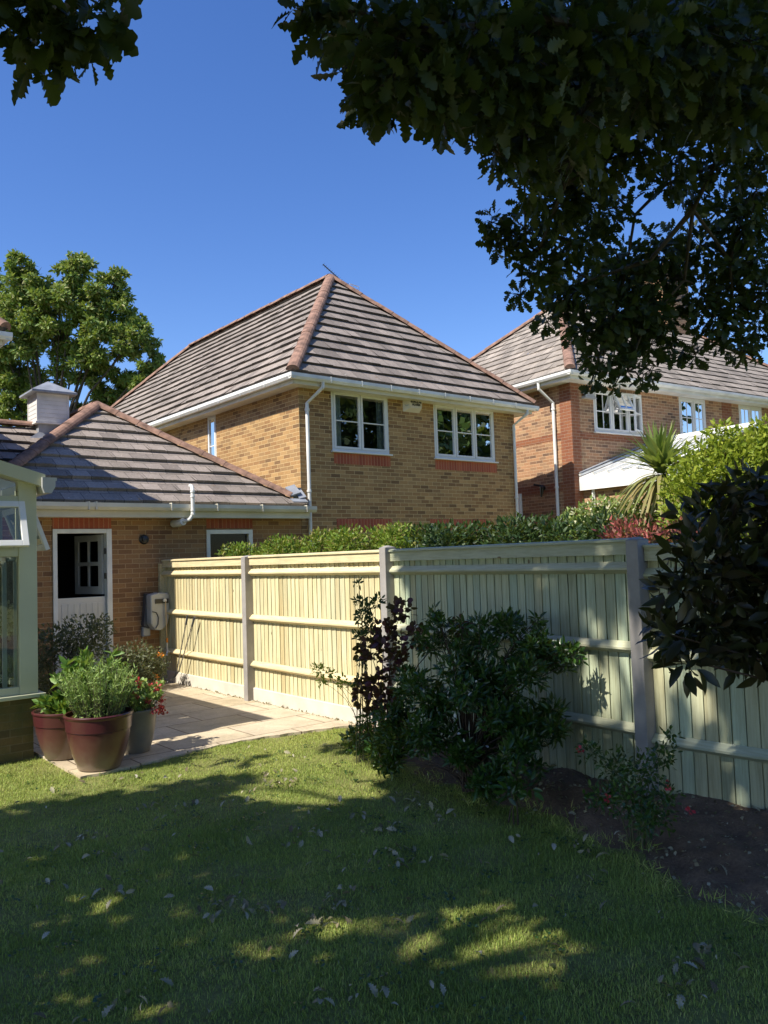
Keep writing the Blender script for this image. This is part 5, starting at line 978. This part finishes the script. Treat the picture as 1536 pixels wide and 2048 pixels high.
allv = [Vector(p) for br in BR for p in br]
for v in VB+VB2:
    p = Vector(v[:3]); h = min(allv, key=lambda q: (q-p).length); b.tube([h, h.lerp(p, .5)+Vector((0, 0, .04)), p], [.010, .007, .004], 5)
    for k in range(5): b.tube([p, p+Vector(rng.normal(0, 1, 3)).normalized()*v[3]*.9], [.004, .002], 4, cap=False)
b.build('limbs', M['bark'], OK)
def oakleaves(name, bl, k, sz):
    P, D = blobs([v[:3] for v in bl], [int(k*v[3]**2)+9 for v in bl], [v[3] for v in bl], .85, .5)
    cloud(name, P, D-np.array([0, 0, .35]), sz, OAK, M['oak'], OK, jitter=.7)
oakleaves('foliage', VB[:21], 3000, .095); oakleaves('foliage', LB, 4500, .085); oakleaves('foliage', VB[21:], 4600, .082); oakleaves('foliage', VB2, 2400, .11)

# ---------------------------------------------------------------- grass and litter
def in_lawn(x, y): return (x < 2.46 and y < 8.5 or y < patio_edge(x)) and x < bed_edge(y)+.03 and not (x < 2.42 and y > 8.44)
nb = 480000; gx = rng.uniform(.1, 5.5, nb*2); gy = rng.uniform(1.0, 8.5, nb*2)
keep = np.array([rng.random() < .72+.5*math.sin(5.3*x+2*math.sin(3*y))*math.sin(4.7*y+x) and x > .2*y-.35 and y > .40*x-.2 and in_lawn(x+dx, y) and rng.random() < (1.0 if math.hypot(x, y) < 6 else .6) for x, y, dx in zip(gx, gy, rng.normal(0, .03, nb*2))])
gx, gy = gx[keep][:nb], gy[keep][:nb]; n = len(gx); gz = np.array([hgt(x, y) for x, y in zip(gx, gy)])-.014
patch = np.sin(gx*2.1+np.sin(gy*1.7))*np.cos(gy*2.6+gx)
patch = patch*.6+.5*np.sin(gx*7.3+2*np.sin(gy*5.1))*np.sin(gy*6.7+1.3*np.sin(gx*4.3)); ht = (.0165+.006*patch+np.where(rng.random(n) < .04, .018, 0)+rng.normal(0, .0055, n)).clip(.006, .05); az = rng.uniform(0, 2*math.pi, n); ln = rng.uniform(.15, .9, n)
hx_, hy_ = np.cos(az), np.sin(az); wd = rng.uniform(.0011, .0022, n)
def gp(f, l, s): return np.stack([gx+hx_*ht*ln*l-hy_*wd*s, gy+hy_*ht*ln*l+hx_*wd*s, gz+ht*f], 1)
V = np.stack([gp(0, 0, -1), gp(0, 0, 1), gp(.62, .4, .75), gp(.62, .4, -.75), gp(1, 1.1, 0)], 1).reshape(-1, 3)
Fc = (np.array([[0, 1, 2], [0, 2, 3], [3, 2, 4]])[None]+(np.arange(n)*5)[:, None, None]).ravel()
dry = np.sin(gx*1.9+1.2*np.sin(gy*2.3))*np.sin(gy*2.9+.8*np.sin(gx*3.7))+.4*np.sin(gx*11+gy*3)*np.sin(gy*13-gx*2); r = np.clip(.40+.22*dry+rng.normal(0, .22, n), 0, 1); o = npmesh('grass', V, Fc, 3, np.repeat(r, 5), M['grass'])
setp(o, 'mown green lawn grass with tufts and shaded patches', 'grass', kind='stuff')
P = []; heaps = [(rng.uniform(1.2, 5.0), rng.uniform(1.6, 7.0), rng.integers(4, 16)) for _ in range(46)]+[(rng.uniform(.4, 5.4), rng.uniform(1.3, 8), 1) for _ in range(330)]
for hx0, hy0, hn in heaps:
    for _ in range(hn):
        x, y = hx0+rng.normal(0, .09 if hn > 1 else 0), hy0+rng.normal(0, .06 if hn > 1 else 0)
        if x > .2*y-.3 and x < 5.45 and y < patio_edge(x): P.append((x, y, hgt(x, y)+(.016 if x < bed_edge(y) else .07)+rng.uniform(0, .012)))
P = np.array(P); D = rng.normal(0, 1, (len(P), 3)); D[:, 2] *= .1
o = cloud('leaf_litter', P, D, .042, strip_leaf([0, .12, .2, .27, .36, .45, .55, .64, .73, .82, .9, 1], [.01, .03, .12, .06, .22, .11, .30, .16, .29, .17, .17, .03], .55, .5), M['litter'], jitter=.25, up=1.5, szvar=.65)
setp(o, 'pale curled dead oak leaves scattered over lawn and soil', 'fallen leaves', kind='stuff')
P = np.stack([rng.uniform(3.6, 5.45, 3500), rng.uniform(1.0, 7.2, 3500), np.zeros(3500)], 1); P = P[[x > bed_edge(y)-.05 for x, y, _ in P]]; P[:, 2] = [bedz(x, y)+.004 for x, y, _ in P]
o = cloud('soil_crumbs', P, rng.normal(0, 1, (len(P), 3))*[1, 1, .2], .022, PETAL, M['litter'], szvar=.6, up=1.5); setp(o, 'small bark crumbs and clods on the bare soil bed', 'soil crumbs', kind='stuff')
P = []
for y in np.linspace(1.2, 7.1, 110): x = bed_edge(y)+rng.normal(.02, .07); P.append((x, y+rng.normal(0, .04), .02+hgt(x, y)))
P = np.repeat(np.array(P), 14, 0)+rng.normal(0, .03, (1540, 3))*[1, 1, .2]
o = cloud('edge_weeds', P, np.tile([0, 0, .7], (len(P), 1)), .05, BLADE, M['grass'], jitter=.5); setp(o, 'straggling grass and weeds where the lawn meets the soil', 'weeds', kind='stuff')
P = []
for _ in range(420):
    x, y = rng.uniform(.4, 5.2), rng.uniform(1.3, 8.2)
    if x > .2*y-.3 and in_lawn(x, y):
        k = rng.integers(6, 18); P.append(np.array([x, y, hgt(x, y)+.008])+rng.normal(0, 1, (k, 3))*[.03, .03, .004])
P = np.concatenate(P); o = cloud('clover', P, rng.normal(0, 1, (len(P), 3))*[1, 1, .25], .016, ROUND, M['bush'], jitter=.2, up=2.5, szvar=.4); setp(o, 'small round leaved clover and weeds growing among the lawn grass', 'clover', kind='stuff')
# line of moss and grit along the foot of the gravel boards
P = np.stack([5.455+rng.normal(0, .018, 500), rng.uniform(7.3, 12.1, 500), np.full(500, .014)], 1); o = cloud('path_grit', P, rng.normal(0, 1, (500, 3))*[1, 1, .2], .02, PETAL, M['litter'], szvar=.7, up=1.5); setp(o, 'line of grit and leaf crumbs along the foot of the fence', 'grit', kind='stuff')
for o in bpy.data.objects:
    if o.parent is None:
        c = o.get('category')
        if c == 'plant pot': o['group'] = 'glazed pots on the patio corner'
        elif c == 'house': o['group'] = 'brick houses round the garden'
        elif c == 'hedge': o['group'] = 'hedges behind the fence'
        elif o.name.startswith('garden_tree'): o['group'] = 'trees mirrored in the windows'
